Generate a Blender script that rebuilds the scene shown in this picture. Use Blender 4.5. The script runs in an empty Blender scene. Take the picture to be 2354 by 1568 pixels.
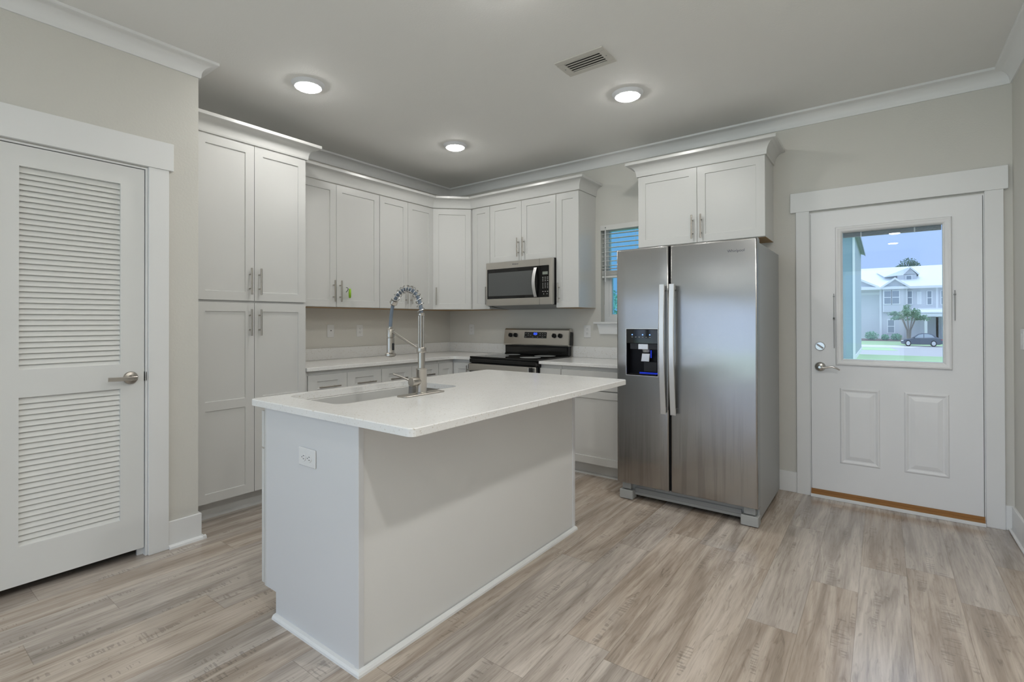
import bpy, bmesh, math, random
from mathutils import Matrix, Vector
S = bpy.context.scene
COL = S.collection
PI = math.pi
random.seed(7)

# ------------------------------------------------------------------ camera
cam_d = bpy.data.cameras.new('camera')
cam = bpy.data.objects.new('camera', cam_d)
COL.objects.link(cam)
R_ = Vector((0.7913036654778411, 0.6114198064253815, -0.0020806999019673325))
U_ = Vector((0.004487796559327239, -0.0024051182527108986, 0.9999870374601026))
F_ = Vector((-0.611406876542434, 0.7913027459303674, 0.004647106592858148))
cam.matrix_world = Matrix(((R_.x, U_.x, -F_.x, 3.9404), (R_.y, U_.y, -F_.y, -4.2507),
                           (R_.z, U_.z, -F_.z, 1.2501), (0, 0, 0, 1)))
cam_d.sensor_width = 36.0
cam_d.lens = 1152.95 / 2354 * 36
cam_d.shift_x = 39.3 / 2354
cam_d.shift_y = -50.0 / 2354
cam_d.clip_start = 0.02
cam_d.clip_end = 500
S.camera = cam

# ------------------------------------------------------------------ exposure
S.view_settings.view_transform = 'Standard'
S.view_settings.look = 'None'
S.view_settings.exposure = 0.0
S.view_settings.gamma = 1.0
S.view_settings.use_curve_mapping = False

# ------------------------------------------------------------------ sky (overcast, brighter overhead)
world = bpy.data.worlds.new('sky')
S.world = world
world.use_nodes = True
nt = world.node_tree
nt.nodes.clear()
w_out = nt.nodes.new('ShaderNodeOutputWorld')
w_bg = nt.nodes.new('ShaderNodeBackground')
w_geo = nt.nodes.new('ShaderNodeTexCoord')
w_sep = nt.nodes.new('ShaderNodeSeparateXYZ')
w_ramp = nt.nodes.new('ShaderNodeValToRGB')
nt.links.new(w_geo.outputs['Generated'], w_sep.inputs[0])
nt.links.new(w_sep.outputs['Z'], w_ramp.inputs[0])
nt.links.new(w_ramp.outputs[0], w_bg.inputs[0])
nt.links.new(w_bg.outputs[0], w_out.inputs[0])
e = w_ramp.color_ramp.elements
e[0].position = 0.0; e[0].color = (0.40, 0.56, 0.92, 1)
e[1].position = 0.9; e[1].color = (1.5, 1.7, 2.0, 1)
e2 = w_ramp.color_ramp.elements.new(0.22); e2.color = (0.42, 0.60, 0.97, 1)
w_bg.inputs[1].default_value = 1.15

# ------------------------------------------------------------------ daylight coming through the living-room openings
def day_light(name, loc, rot, sx, sy, power, color):
    d = bpy.data.lights.new(name, 'AREA')
    d.shape = 'RECTANGLE'; d.size = sx; d.size_y = sy
    d.energy = power; d.color = color
    o = bpy.data.objects.new(name, d)
    o.location = loc; o.rotation_euler = rot
    COL.objects.link(o)
    return o
DAY = (0.72, 0.85, 1.0)
day_light('patio_daylight', (2.7, -9.45, 1.2), (math.radians(-90), 0, PI), 3.2, 2.3, 25, DAY)
day_light('side_patio_daylight', (.86, -7.0, 1.15), (0, math.radians(-90), 0), 2.1, 3.4, 30, DAY)
LAMP_K, LAMP_L, LAMP_D, LAMP_E = 93.0, 72.0, 225.0, 225.0      # radiance of the ceiling-light lenses: kitchen, living-room and entry lamps, the last an added fill lamp

# ------------------------------------------------------------------ colour + materials
def lin(h):
    h = h.lstrip('#')
    o = []
    for i in (0, 2, 4):
        c = int(h[i:i+2], 16) / 255
        o.append(c / 12.92 if c <= 0.04045 else ((c + 0.055) / 1.055) ** 2.4)
    return (*o, 1)
def rgb(r, g, b): return (r, g, b, 1)

def mat(name, color, rough=0.5, metal=0.0, spec=0.5, bump=None, vary=None, emit=None, coat=0.0):
    """bump=(scale, strength, distance); vary=(scale, amount, stretch xyz)"""
    m = bpy.data.materials.new(name)
    m.use_nodes = True
    n = m.node_tree.nodes; l = m.node_tree.links
    b = n['Principled BSDF']
    b.inputs['Base Color'].default_value = color
    b.inputs['Roughness'].default_value = rough
    b.inputs['Metallic'].default_value = metal
    b.inputs['Specular IOR Level'].default_value = spec
    b.inputs['Coat Weight'].default_value = coat
    tc = n.new('ShaderNodeTexCoord')
    if vary:
        mp = n.new('ShaderNodeMapping'); mp.inputs['Scale'].default_value = vary[2] if len(vary) > 2 else (1, 1, 1)
        nz = n.new('ShaderNodeTexNoise'); nz.inputs['Scale'].default_value = vary[0]; nz.inputs['Detail'].default_value = 3
        mx = n.new('ShaderNodeMixRGB')
        a = vary[1]
        mx.inputs[1].default_value = (*[c * (1 - a) for c in color[:3]], 1)
        mx.inputs[2].default_value = (*[min(1, c * (1 + a)) for c in color[:3]], 1)
        l.new(tc.outputs['Object'], mp.inputs[0]); l.new(mp.outputs[0], nz.inputs['Vector'])
        l.new(nz.outputs['Fac'], mx.inputs[0]); l.new(mx.outputs[0], b.inputs['Base Color'])
    if bump:
        nb = n.new('ShaderNodeTexNoise'); nb.inputs['Scale'].default_value = bump[0]; nb.inputs['Detail'].default_value = 2
        bp = n.new('ShaderNodeBump'); bp.inputs['Strength'].default_value = bump[1]; bp.inputs['Distance'].default_value = bump[2]
        l.new(tc.outputs['Object'], nb.inputs['Vector']); l.new(nb.outputs['Fac'], bp.inputs['Height'])
        l.new(bp.outputs[0], b.inputs['Normal'])
    if emit:
        b.inputs['Emission Color'].default_value = emit[0]
        b.inputs['Emission Strength'].default_value = emit[1]
    return m

M = {}
M['wall'] = mat('wall_paint', rgb(.70, .685, .635), .62, bump=(95, .20, .004), vary=(3, .012))
M['ceiling'] = mat('ceiling_paint', rgb(.86, .855, .83), .75, bump=(95, .16, .004), vary=(3, .01))
M['trim'] = mat('trim_paint', rgb(.86, .865, .86), .38, vary=(2, .01))
M['cab'] = mat('cabinet_paint', rgb(.68, .68, .662), .26, vary=(2, .012))
M['panel'] = mat('island_panel_paint', rgb(.72, .727, .735), .36, vary=(2, .012))  # island white, toned down against the strong light on the end panel
M['panel_b'] = mat('island_back_lifted', rgb(.80, .80, .785), .45, vary=(2, .012))  # same island white, lightened to offset the dim light on the back
M['cab_in'] = mat('raw_cabinet_wood', rgb(.42, .27, .13), .6, vary=(8, .15, (1, 12, 1)))
M['door_b'] = mat('closet_door_paint', rgb(.81, .815, .80), .38, vary=(2, .01))
M['door'] = mat('door_paint', rgb(.90, .905, .91), .38, vary=(2, .01))
M['louver'] = mat('louver_paint', rgb(.84, .84, .81), .42, vary=(3, .015))
M['chrome'] = mat('polished_nickel', rgb(.55, .54, .52), .22, 1.0)
M['nickel'] = mat('brushed_nickel', rgb(.45, .42, .38), .30, 1.0, vary=(60, .06, (1, 1, .1)))
M['dark_metal'] = mat('dark_bronze_metal', rgb(.25, .22, .20), .3, 1.0)
M['black_gloss'] = mat('black_glass', rgb(.006, .006, .006), .06, 0, .5)
M['black'] = mat('black_plastic', rgb(.012, .012, .013), .35)
M['black_matte'] = mat('black_gap', rgb(.006, .006, .006), .8)
M['cavity'] = mat('dispenser_cavity_plastic', rgb(.004, .004, .006), .35, 0, .2)
M['grey_plastic'] = mat('grey_plastic', rgb(.30, .31, .31), .45)
M['case'] = mat('grey_textured_steel', rgb(.36, .37, .365), .42, .0, .5, bump=(260, .12, .002))
M['white_plastic'] = mat('white_plastic', rgb(.80, .80, .79), .35)
M['slot'] = mat('outlet_slot', rgb(.10, .095, .09), .6)
M['green'] = mat('lime_green_plastic', lin('8fc21a'), .35)
M['blind'] = mat('white_blind', rgb(.78, .77, .74), .45)
M['oak'] = mat('oak_threshold', lin('a4743f'), .5, vary=(14, .22, (.6, 10, 10)))
M['hose'] = mat('grey_rubber_hose', lin('6b7683'), .4)
M['duct'] = mat('duct_dark', rgb(.03, .028, .026), .7)
M['lens'] = mat('lamp_lens', rgb(.9, .9, .9), .4, emit=((1.0, .985, .95, 1), LAMP_K))
M['lens_l'] = mat('living_room_lamp_lens', rgb(.9, .9, .9), .4, emit=((1.0, .985, .95, 1), LAMP_L))
M['lens_d'] = mat('entry_lamp_lens', rgb(.9, .9, .9), .4, emit=((1.0, .985, .95, 1), LAMP_D))
M['lens_e'] = mat('added_fill_lamp_lens', rgb(.9, .9, .9), .4, emit=((1.0, .985, .95, 1), LAMP_E))  # unseen lamp added to brighten the door side and island back
M['light_trim'] = mat('lamp_trim', rgb(.78, .79, .82), .4)
M['blue_led'] = mat('blue_led', rgb(.1, .2, 1), .4, emit=((.16, .36, 1, 1), 2.2))
M['clock'] = mat('blue_clock_digits', rgb(.05, .1, .9), .4, emit=((.03, .10, 1, 1), 2.5))
M['blue_glow'] = mat('blue_night_lamp', rgb(.02, .05, .6), .4, emit=((.01, .05, 1, 1), .38))
M['lcd'] = mat('lcd_screen', lin('8b9188'), .3)
M['key'] = mat('printed_key_marks', rgb(.36, .36, .35), .5)
M['ink'] = mat('logo_ink', rgb(.06, .06, .09), .4)
M['mesh_glass'] = mat('oven_window_mesh', rgb(.095, .10, .10), .10, 0, .6)

# --- brushed stainless with streaks of wear
def steel(name, base, r0, streak=0.0, wave=0.0, horiz=False, metal=1.0, bump=.08, aniso=0.0):
    m = mat(name, base, r0, metal)
    if aniso:      # vertical brushing spreads reflections sideways
        b0 = m.node_tree.nodes['Principled BSDF']; cx = m.node_tree.nodes.new('ShaderNodeCombineXYZ')
        cx.inputs[0].default_value = 1.0; b0.inputs['Anisotropic'].default_value = aniso
        m.node_tree.links.new(cx.outputs[0], b0.inputs['Tangent'])
    n = m.node_tree.nodes; l = m.node_tree.links; b = n['Principled BSDF']
    tc = n.new('ShaderNodeTexCoord'); mp = n.new('ShaderNodeMapping')
    mp.inputs['Scale'].default_value = (6, 220, 220) if horiz else (220, 220, 3)
    nz = n.new('ShaderNodeTexNoise'); nz.inputs['Scale'].default_value = 1.0; nz.inputs['Detail'].default_value = 4
    l.new(tc.outputs['Object'], mp.inputs[0]); l.new(mp.outputs[0], nz.inputs['Vector'])
    rr = n.new('ShaderNodeMapRange'); rr.inputs[3].default_value = r0 - (.015 if aniso else .05); rr.inputs[4].default_value = r0 + (.025 if aniso else .09)
    l.new(nz.outputs['Fac'], rr.inputs[0]); l.new(rr.outputs[0], b.inputs['Roughness'])
    col_in = None
    if streak:
        m2 = n.new('ShaderNodeMapping'); m2.inputs['Scale'].default_value = (34, 34, 1.1)
        n2 = n.new('ShaderNodeTexNoise'); n2.inputs['Scale'].default_value = 1.0; n2.inputs['Detail'].default_value = 5
        n2.inputs['Roughness'].default_value = .65
        l.new(tc.outputs['Object'], m2.inputs[0]); l.new(m2.outputs[0], n2.inputs['Vector'])
        rp = n.new('ShaderNodeValToRGB')
        rp.color_ramp.elements[0].position = .40; rp.color_ramp.elements[0].color = tuple(c * .66 for c in base[:3]) + (1,)
        rp.color_ramp.elements[1].position = .52; rp.color_ramp.elements[1].color = base
        l.new(n2.outputs['Fac'], rp.inputs[0])
        # drip streaks live on the lower half of the doors
        sp = n.new('ShaderNodeSeparateXYZ'); l.new(tc.outputs['Object'], sp.inputs[0])
        mr = n.new('ShaderNodeMapRange'); mr.inputs[1].default_value = .30; mr.inputs[2].default_value = .85
        mr.inputs[3].default_value = streak; mr.inputs[4].default_value = .0
        l.new(sp.outputs['Z'], mr.inputs[0])
        mx = n.new('ShaderNodeMixRGB'); mx.inputs[1].default_value = base
        l.new(mr.outputs[0], mx.inputs[0]); l.new(rp.outputs[0], mx.inputs[2]); l.new(mx.outputs[0], b.inputs['Base Color'])
    bp = n.new('ShaderNodeBump'); bp.inputs['Strength'].default_value = bump; bp.inputs['Distance'].default_value = .001
    l.new(nz.outputs['Fac'], bp.inputs['Height'])
    if wave:
        n3 = n.new('ShaderNodeTexNoise'); n3.inputs['Scale'].default_value = 1.0; n3.inputs['Detail'].default_value = 0
        m3 = n.new('ShaderNodeMapping'); m3.inputs['Scale'].default_value = (4.5, 4.5, 6.0)
        l.new(tc.outputs['Object'], m3.inputs[0]); l.new(m3.outputs[0], n3.inputs['Vector'])
        bw = n.new('ShaderNodeBump'); bw.inputs['Strength'].default_value = wave; bw.inputs['Distance'].default_value = .012
        l.new(n3.outputs['Fac'], bw.inputs['Height']); l.new(bp.outputs[0], bw.inputs['Normal']); l.new(bw.outputs[0], b.inputs['Normal'])
    else:
        l.new(bp.outputs[0], b.inputs['Normal'])
    return m
M['steel'] = steel('brushed_stainless', rgb(.41, .405, .40), .23, streak=.50, wave=.10, bump=.004, aniso=.85)
M['steel_h'] = steel('brushed_stainless_horizontal', rgb(.60, .575, .535), .30, horiz=True)
M['steel_sink'] = steel('sink_stainless', rgb(.33, .31, .285), .33, horiz=True)
M['steel_bar'] = steel('handle_stainless', rgb(.80, .80, .80), .36)

# --- quartz
def quartz():
    m = mat('white_quartz', rgb(.80, .795, .77), .17)
    n = m.node_tree.nodes; l = m.node_tree.links; b = n['Principled BSDF']
    tc = n.new('ShaderNodeTexCoord')
    v = n.new('ShaderNodeTexNoise'); v.inputs['Scale'].default_value = 120; v.inputs['Detail'].default_value = 4
    r = n.new('ShaderNodeValToRGB')
    r.color_ramp.elements[0].position = .27; r.color_ramp.elements[0].color = (.66, .61, .53, 1)
    r.color_ramp.elements[1].position = .40; r.color_ramp.elements[1].color = (.90, .895, .875, 1)
    v2 = n.new('ShaderNodeTexNoise'); v2.inputs['Scale'].default_value = 5; v2.inputs['Detail'].default_value = 3
    mx = n.new('ShaderNodeMixRGB'); mx.blend_type = 'MULTIPLY'; mx.inputs[0].default_value = .10
    l.new(tc.outputs['Object'], v.inputs['Vector']); l.new(tc.outputs['Object'], v2.inputs['Vector'])
    l.new(v.outputs['Fac'], r.inputs[0]); l.new(r.outputs[0], mx.inputs[1]); l.new(v2.outputs['Fac'], mx.inputs[2])
    l.new(mx.outputs[0], b.inputs['Base Color'])
    return m
M['quartz'] = quartz()

# --- vinyl plank floor: boards 0.182 m wide, 1.22 m long, running along Y
def plank_floor():
    m = bpy.data.materials.new('vinyl_plank_floor'); m.use_nodes = True
    n = m.node_tree.nodes; l = m.node_tree.links; b = n['Principled BSDF']
    def math_(op, a, c=None):
        x = n.new('ShaderNodeMath'); x.operation = op
        for i, v in enumerate((a, c)):
            if v is None: continue
            if isinstance(v, (int, float)): x.inputs[i].default_value = v
            else: l.new(v, x.inputs[i])
        return x.outputs[0]
    def comb(x, y, z):
        c = n.new('ShaderNodeCombineXYZ')
        for i, v in enumerate((x, y, z)):
            if isinstance(v, (int, float)): c.inputs[i].default_value = v
            else: l.new(v, c.inputs[i])
        return c.outputs[0]
    def noise(vec, scale, detail=4, rough=.55, dist=0.0):
        x = n.new('ShaderNodeTexNoise'); x.inputs['Scale'].default_value = scale; x.inputs['Detail'].default_value = detail
        x.inputs['Roughness'].default_value = rough; x.inputs['Distortion'].default_value = dist
        l.new(vec, x.inputs['Vector']); return x.outputs['Fac']
    def ramp(fac, stops):
        r = n.new('ShaderNodeValToRGB'); l.new(fac, r.inputs[0])
        while len(r.color_ramp.elements) < len(stops): r.color_ramp.elements.new(.5)
        for el, (p, c) in zip(r.color_ramp.elements, stops): el.position = p; el.color = c
        return r.outputs[0]
    def mix(f, a, c, mode='MIX'):
        x = n.new('ShaderNodeMixRGB'); x.blend_type = mode
        if isinstance(f, (int, float)): x.inputs[0].default_value = f
        else: l.new(f, x.inputs[0])
        for i, v in ((1, a), (2, c)):
            if isinstance(v, tuple): x.inputs[i].default_value = v
            else: l.new(v, x.inputs[i])
        return x.outputs[0]
    g = n.new('ShaderNodeNewGeometry'); sp = n.new('ShaderNodeSeparateXYZ'); l.new(g.outputs['Position'], sp.inputs[0])
    X, Y = sp.outputs['X'], sp.outputs['Y']
    u = math_('DIVIDE', math_('SUBTRACT', X, 3.483), .182)
    row = math_('FLOOR', u)
    fu = math_('FRACT', u)
    wn = n.new('ShaderNodeTexWhiteNoise'); wn.noise_dimensions = '1D'; l.new(row, wn.inputs['W'])
    v = math_('ADD', math_('DIVIDE', Y, 1.22), wn.outputs['Value'])
    idx = math_('FLOOR', v); fv = math_('FRACT', v)
    w2 = n.new('ShaderNodeTexWhiteNoise'); w2.noise_dimensions = '2D'; l.new(comb(row, idx, 0), w2.inputs['Vector'])
    pr = w2.outputs['Value']
    sh = math_('MULTIPLY', pr, 37.0)
    # wide streaks, fine grain, saw marks: all follow the board
    st = noise(comb(math_('ADD', math_('MULTIPLY', X, 15), sh), math_('ADD', math_('MULTIPLY', Y, 1.15), sh), sh), 1.0, 4, .55, .8)
    gr = noise(comb(math_('ADD', math_('MULTIPLY', X, 120), sh), math_('ADD', math_('MULTIPLY', Y, 5), sh), 0), 1.0, 5, .62)
    kn = noise(comb(math_('ADD', math_('MULTIPLY', X, 24), sh), math_('ADD', math_('MULTIPLY', Y, 3.2), sh), 3.0), 1.0, 3, .6, 2.5)
    base = ramp(st, [(.26, lin('9a8d80')), (.42, lin('b1a294')), (.54, lin('c4b6a8')), (.70, lin('d5c8bb'))])
    blue = ramp(st, [(.28, lin('918d89')), (.50, lin('b6b1ad')), (.72, lin('d6d0ca'))])
    c = mix(math_('MULTIPLY', math_('GREATER_THAN', pr, .50), .42), base, blue)
    c = mix(.44, c, ramp(gr, [(.28, (.42, .40, .38, 1)), (.55, (.98, .98, .98, 1)), (.8, (1, 1, 1, 1))]), 'MULTIPLY')
    c = mix(.48, c, ramp(kn, [(.27, (.36, .33, .30, 1)), (.42, (1, 1, 1, 1))]), 'MULTIPLY')
    tone = n.new('ShaderNodeMapRange'); tone.inputs[3].default_value = .94; tone.inputs[4].default_value = 1.12
    l.new(pr, tone.inputs[0])
    hsv = n.new('ShaderNodeHueSaturation'); l.new(c, hsv.inputs['Color']); l.new(tone.outputs[0], hsv.inputs['Value'])
    hsv.inputs['Saturation'].default_value = 1.05
    # saw marks: short cross ticks
    sw = n.new('ShaderNodeTexNoise'); sw.inputs['Scale'].default_value = 1; sw.inputs['Detail'].default_value = 1
    l.new(comb(math_('MULTIPLY', X, 14), math_('MULTIPLY', Y, 110), sh), sw.inputs['Vector'])
    sm = noise(comb(math_('ADD', math_('MULTIPLY', X, 16), sh), math_('MULTIPLY', Y, 2.4), sh), 1.0, 1)
    ticks = math_('MULTIPLY', math_('GREATER_THAN', sw.outputs['Fac'], .56), math_('GREATER_THAN', sm, .64))
    c2 = mix(math_('MULTIPLY', ticks, .30), hsv.outputs[0], lin('4f4a48'))
    # joints
    ju = math_('GREATER_THAN', math_('ABSOLUTE', math_('SUBTRACT', fu, .5)), .4935)
    jv = math_('GREATER_THAN', math_('ABSOLUTE', math_('SUBTRACT', fv, .5)), .4990)
    j = math_('MAXIMUM', ju, jv)
    c3 = mix(math_('MULTIPLY', j, .32), c2, lin('4b4037'))
    l.new(c3, b.inputs['Base Color'])
    rr = n.new('ShaderNodeMapRange'); rr.inputs[3].default_value = .13; rr.inputs[4].default_value = .27
    l.new(gr, rr.inputs[0]); l.new(rr.outputs[0], b.inputs['Roughness'])
    b.inputs['Specular IOR Level'].default_value = .75
    bp = n.new('ShaderNodeBump'); bp.inputs['Strength'].default_value = .22; bp.inputs['Distance'].default_value = .0015
    l.new(math_('SUBTRACT', math_('MULTIPLY', gr, .6), j), bp.inputs['Height']); l.new(bp.outputs[0], b.inputs['Normal'])
    return m
M['floor'] = plank_floor()

# --- window glass
def glass(name, tint, gloss=.10):
    m = bpy.data.materials.new(name); m.use_nodes = True
    n = m.node_tree.nodes; l = m.node_tree.links
    n.clear()
    o = n.new('ShaderNodeOutputMaterial'); t = n.new('ShaderNodeBsdfTransparent'); gl = n.new('ShaderNodeBsdfGlossy')
    fr = n.new('ShaderNodeFresnel'); fr.inputs['IOR'].default_value = 1.52
    mx = n.new('ShaderNodeMixShader'); t.inputs[0].default_value = tint
    gl.inputs['Roughness'].default_value = .0
    l.new(fr.outputs[0], mx.inputs[0]); l.new(t.outputs[0], mx.inputs[1]); l.new(gl.outputs[0], mx.inputs[2])
    l.new(mx.outputs[0], o.inputs[0])
    return m
M['glass'] = glass('clear_glass', (.95, .98, 1, 1))
M['glass_w'] = glass('blue_tinted_glass', (.54, .785, .84, 1))

# ------------------------------------------------------------------ mesh helpers
class MB:
    def __init__(s): s.bm = bmesh.new()
    def box(s, x0, x1, y0, y1, z0, z1, bev=0.0, seg=1):
        t = bmesh.new()
        bmesh.ops.create_cube(t, size=1)
        for v in t.verts:
            v.co = ((x0 + x1) / 2 + v.co.x * abs(x1 - x0), (y0 + y1) / 2 + v.co.y * abs(y1 - y0), (z0 + z1) / 2 + v.co.z * abs(z1 - z0))
        if bev: bmesh.ops.bevel(t, geom=t.edges[:], offset=bev, segments=seg, affect='EDGES', profile=.5)
        s.merge(t); return s
    def merge(s, t):
        me = bpy.data.meshes.new('_t'); t.to_mesh(me); t.free(); s.bm.from_mesh(me); bpy.data.meshes.remove(me)
    def add(s, verts, faces):
        vs = [s.bm.verts.new(v) for v in verts]
        for f in faces:
            try: s.bm.faces.new([vs[i] for i in f])
            except ValueError: pass
        return s
    def prism(s, pts, axis, a, b, bev=0.0):
        """extrude a polygon (list of 2D points) along axis between a and b; 2D order: x->(y,z) y->(x,z) z->(x,y)"""
        t = bmesh.new()
        def P(p, h):
            return {'x': (h, p[0], p[1]), 'y': (p[0], h, p[1]), 'z': (p[0], p[1], h)}[axis]
        A = [t.verts.new(P(p, a)) for p in pts]; B = [t.verts.new(P(p, b)) for p in pts]
        n = len(pts)
        t.faces.new(A); t.faces.new(B[::-1])
        for i in range(n): t.faces.new((A[i], B[i], B[(i + 1) % n], A[(i + 1) % n]))
        bmesh.ops.recalc_face_normals(t, faces=t.faces[:])
        if bev: bmesh.ops.bevel(t, geom=t.edges[:], offset=bev, segments=1, affect='EDGES')
        s.merge(t); return s
    def lathe(s, prof, c=(0, 0, 0), axis=(0, 0, 1), n=24):
        """prof: list of (radius, height) along axis from c"""
        ax = Vector(axis).normalized()
        q = Vector((0, 0, 1)).rotation_difference(ax)
        c = Vector(c); rings = []
        for r, h in prof:
            if r < 1e-6: rings.append([s.bm.verts.new(c + q @ Vector((0, 0, h)))])
            else: rings.append([s.bm.verts.new(c + q @ Vector((r * math.cos(2 * PI * i / n), r * math.sin(2 * PI * i / n), h))) for i in range(n)])
        for A, B in zip(rings, rings[1:]):
            for i in range(n):
                a0, a1 = A[i % len(A)], A[(i + 1) % len(A)]; b0, b1 = B[i % len(B)], B[(i + 1) % len(B)]
                f = [a0, a1, b1, b0]
                f = list(dict.fromkeys(f))
                if len(f) >= 3:
                    try: s.bm.faces.new(f)
                    except ValueError: pass
        for Rg, rev in ((rings[0], True), (rings[-1], False)):
            if len(Rg) > 2:
                try: s.bm.faces.new(Rg[::-1] if rev else Rg)
                except ValueError: pass
        return s
    def cyl(s, p0, p1, r, n=16, r1=None):
        p0, p1 = Vector(p0), Vector(p1)
        return s.lathe([(r, 0), (r if r1 is None else r1, (p1 - p0).length)], p0, p1 - p0, n)
    def tube(s, pts, r, n=10, radii=None, flat=None):
        """tube along pts; flat=(w,t) gives a rectangular-oval section"""
        pts = [Vector(p) for p in pts]; rings = []
        up = None
        for i, p in enumerate(pts):
            d = (pts[min(i + 1, len(pts) - 1)] - pts[max(i - 1, 0)]).normalized()
            if up is None:
                up = Vector((0, 0, 1)) if abs(d.z) < .9 else Vector((1, 0, 0))
            side = d.cross(up).normalized(); up = side.cross(d).normalized()
            rr = radii[i] if radii else r
            rings.append([s.bm.verts.new(p + side * rr * math.cos(2 * PI * k / n) + up * rr * math.sin(2 * PI * k / n)) for k in range(n)])
        for A, B in zip(rings, rings[1:]):
            for k in range(n): s.bm.faces.new((A[k], A[(k + 1) % n], B[(k + 1) % n], B[k]))
        s.bm.faces.new(rings[0][::-1]); s.bm.faces.new(rings[-1]); return s
    def strap(s, pts, side, w, t):
        """flat bar: section w along `side`, t across"""
        side = Vector(side).normalized(); pts = [Vector(p) for p in pts]; rings = []
        for i, p in enumerate(pts):
            d = (pts[min(i + 1, len(pts) - 1)] - pts[max(i - 1, 0)]).normalized()
            nn = d.cross(side).normalized()
            c = .28 * t
            ring = []
            for a, bq in ((-1, -1), (1, -1), (1, 1), (-1, 1)):
                for k in (0, 1):
                    da, db = (c, 0) if (k == 0) == (a * bq > 0) else (0, c)
                    ring.append(s.bm.verts.new(p + side * (a * (w / 2 - da)) + nn * (bq * (t / 2 - db))))
            rings.append(ring)
        n = 8
        for A, B in zip(rings, rings[1:]):
            for k in range(n): s.bm.faces.new((A[k], A[(k + 1) % n], B[(k + 1) % n], B[k]))
        s.bm.faces.new(rings[0][::-1]); s.bm.faces.new(rings[-1]); return s
    def sweep(s, path, prof, closed=False):
        """path: 2D points (x,y); prof: (outward, z) where outward is to the right of travel. mitred corners"""
        n = len(path); P = [Vector(p) for p in path]; rings = []
        for i in range(n):
            def nrm(a, b):
                d = (b - a).normalized(); return Vector((d.y, -d.x))
            if i == 0: m = nrm(P[0], P[1]); k = 1
            elif i == n - 1: m = nrm(P[-2], P[-1]); k = 1
            else:
                n1, n2 = nrm(P[i - 1], P[i]), nrm(P[i], P[i + 1]); m = (n1 + n2).normalized(); k = 1 / max(.2, m.dot(n1))
            rings.append([s.bm.verts.new((P[i].x + m.x * k * o, P[i].y + m.y * k * o, z)) for o, z in prof])
        q = len(prof)
        for A, B in zip(rings, rings[1:]):
            for j in range(q): s.bm.faces.new((A[j], A[(j + 1) % q], B[(j + 1) % q], B[j]))
        s.bm.faces.new(rings[0][::-1]); s.bm.faces.new(rings[-1]); return s
    def wall(s, ax, off, th, a0, a1, z0, z1, holes=()):
        """wall slab; ax='x': plane x=off..off+th spans y a0..a1.  holes=(a0,a1,z0,z1)"""
        As = sorted({a0, a1, *[h[0] for h in holes], *[h[1] for h in holes]}); Zs = sorted({z0, z1, *[h[2] for h in holes], *[h[3] for h in holes]})
        ins = lambda a, z: any(h[0] < a < h[1] and h[2] < z < h[3] for h in holes)
        def P(a, d, z): return (off + d, a, z) if ax == 'x' else (a, off + d, z)
        cells = {}
        for i in range(len(As) - 1):
            for j in range(len(Zs) - 1):
                cells[i, j] = not ins((As[i] + As[i + 1]) / 2, (Zs[j] + Zs[j + 1]) / 2)
        vc = {}
        def V(i, j, k):
            if (i, j, k) not in vc: vc[i, j, k] = s.bm.verts.new(P(As[i], th * k, Zs[j]))
            return vc[i, j, k]
        fs = []
        for (i, j), solid in cells.items():
            if not solid: continue
            fs.append(s.bm.faces.new((V(i, j, 0), V(i + 1, j, 0), V(i + 1, j + 1, 0), V(i, j + 1, 0))))
            fs.append(s.bm.faces.new((V(i, j, 1), V(i, j + 1, 1), V(i + 1, j + 1, 1), V(i + 1, j, 1))))
            for di, dj, e in ((-1, 0, ((i, j), (i, j + 1))), (1, 0, ((i + 1, j), (i + 1, j + 1))), (0, -1, ((i, j), (i + 1, j))), (0, 1, ((i, j + 1), (i + 1, j + 1)))):
                if not cells.get((i + di, j + dj), False):
                    (p, q), (r, t) = e
                    fs.append(s.bm.faces.new((V(p, q, 0), V(r, t, 0), V(r, t, 1), V(p, q, 1))))
        bmesh.ops.recalc_face_normals(s.bm, faces=fs); return s
    def xform(s, m): bmesh.ops.transform(s.bm, matrix=m, verts=s.bm.verts[:]); return s
    def obj(s, name, m, parent=None, smooth=False, recalc=True, ang=35):
        if recalc: bmesh.ops.recalc_face_normals(s.bm, faces=s.bm.faces[:])
        me = bpy.data.meshes.new(name); s.bm.to_mesh(me); s.bm.free()
        me.materials.append(m if not isinstance(m, str) else M[m])
        if smooth:
            for p in me.polygons: p.use_smooth = True
            me.set_sharp_from_angle(angle=math.radians(ang))
        o = bpy.data.objects.new(name, me); COL.objects.link(o)
        if parent: o.parent = parent
        return o

def tag(o, label=None, cat=None, group=None, kind=None):
    if label: o['label'] = label
    if cat: o['category'] = cat
    if group: o['group'] = group
    if kind: o['kind'] = kind
    return o
def thing(name, label, cat, loc=(0, 0, 0), rz=0.0, group=None, kind=None):
    o = bpy.data.objects.new(name, None); o.empty_display_size = .1
    o.location = loc; o.rotation_euler = (0, 0, rz); COL.objects.link(o)
    return tag(o, label, cat, group, kind)
def text(body, name, m, parent, size, mw, ext=.0004):
    c = bpy.data.curves.new(name, 'FONT'); c.body = body; c.size = size; c.extrude = ext; c.align_x = 'CENTER'; c.align_y = 'CENTER'
    t = bpy.data.objects.new(name, c); COL.objects.link(t)
    dg = bpy.context.evaluated_depsgraph_get()
    me = bpy.data.meshes.new_from_object(t.evaluated_get(dg)); bpy.data.objects.remove(t)
    me.transform(mw); me.materials.clear(); me.materials.append(M[m])
    o = bpy.data.objects.new(name, me); COL.objects.link(o); o.parent = parent
    return o
def front_mw(x, y, z): return Matrix.Translation((x, y, z)) @ Matrix.Rotation(PI / 2, 4, 'X')   # text facing -y

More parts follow.
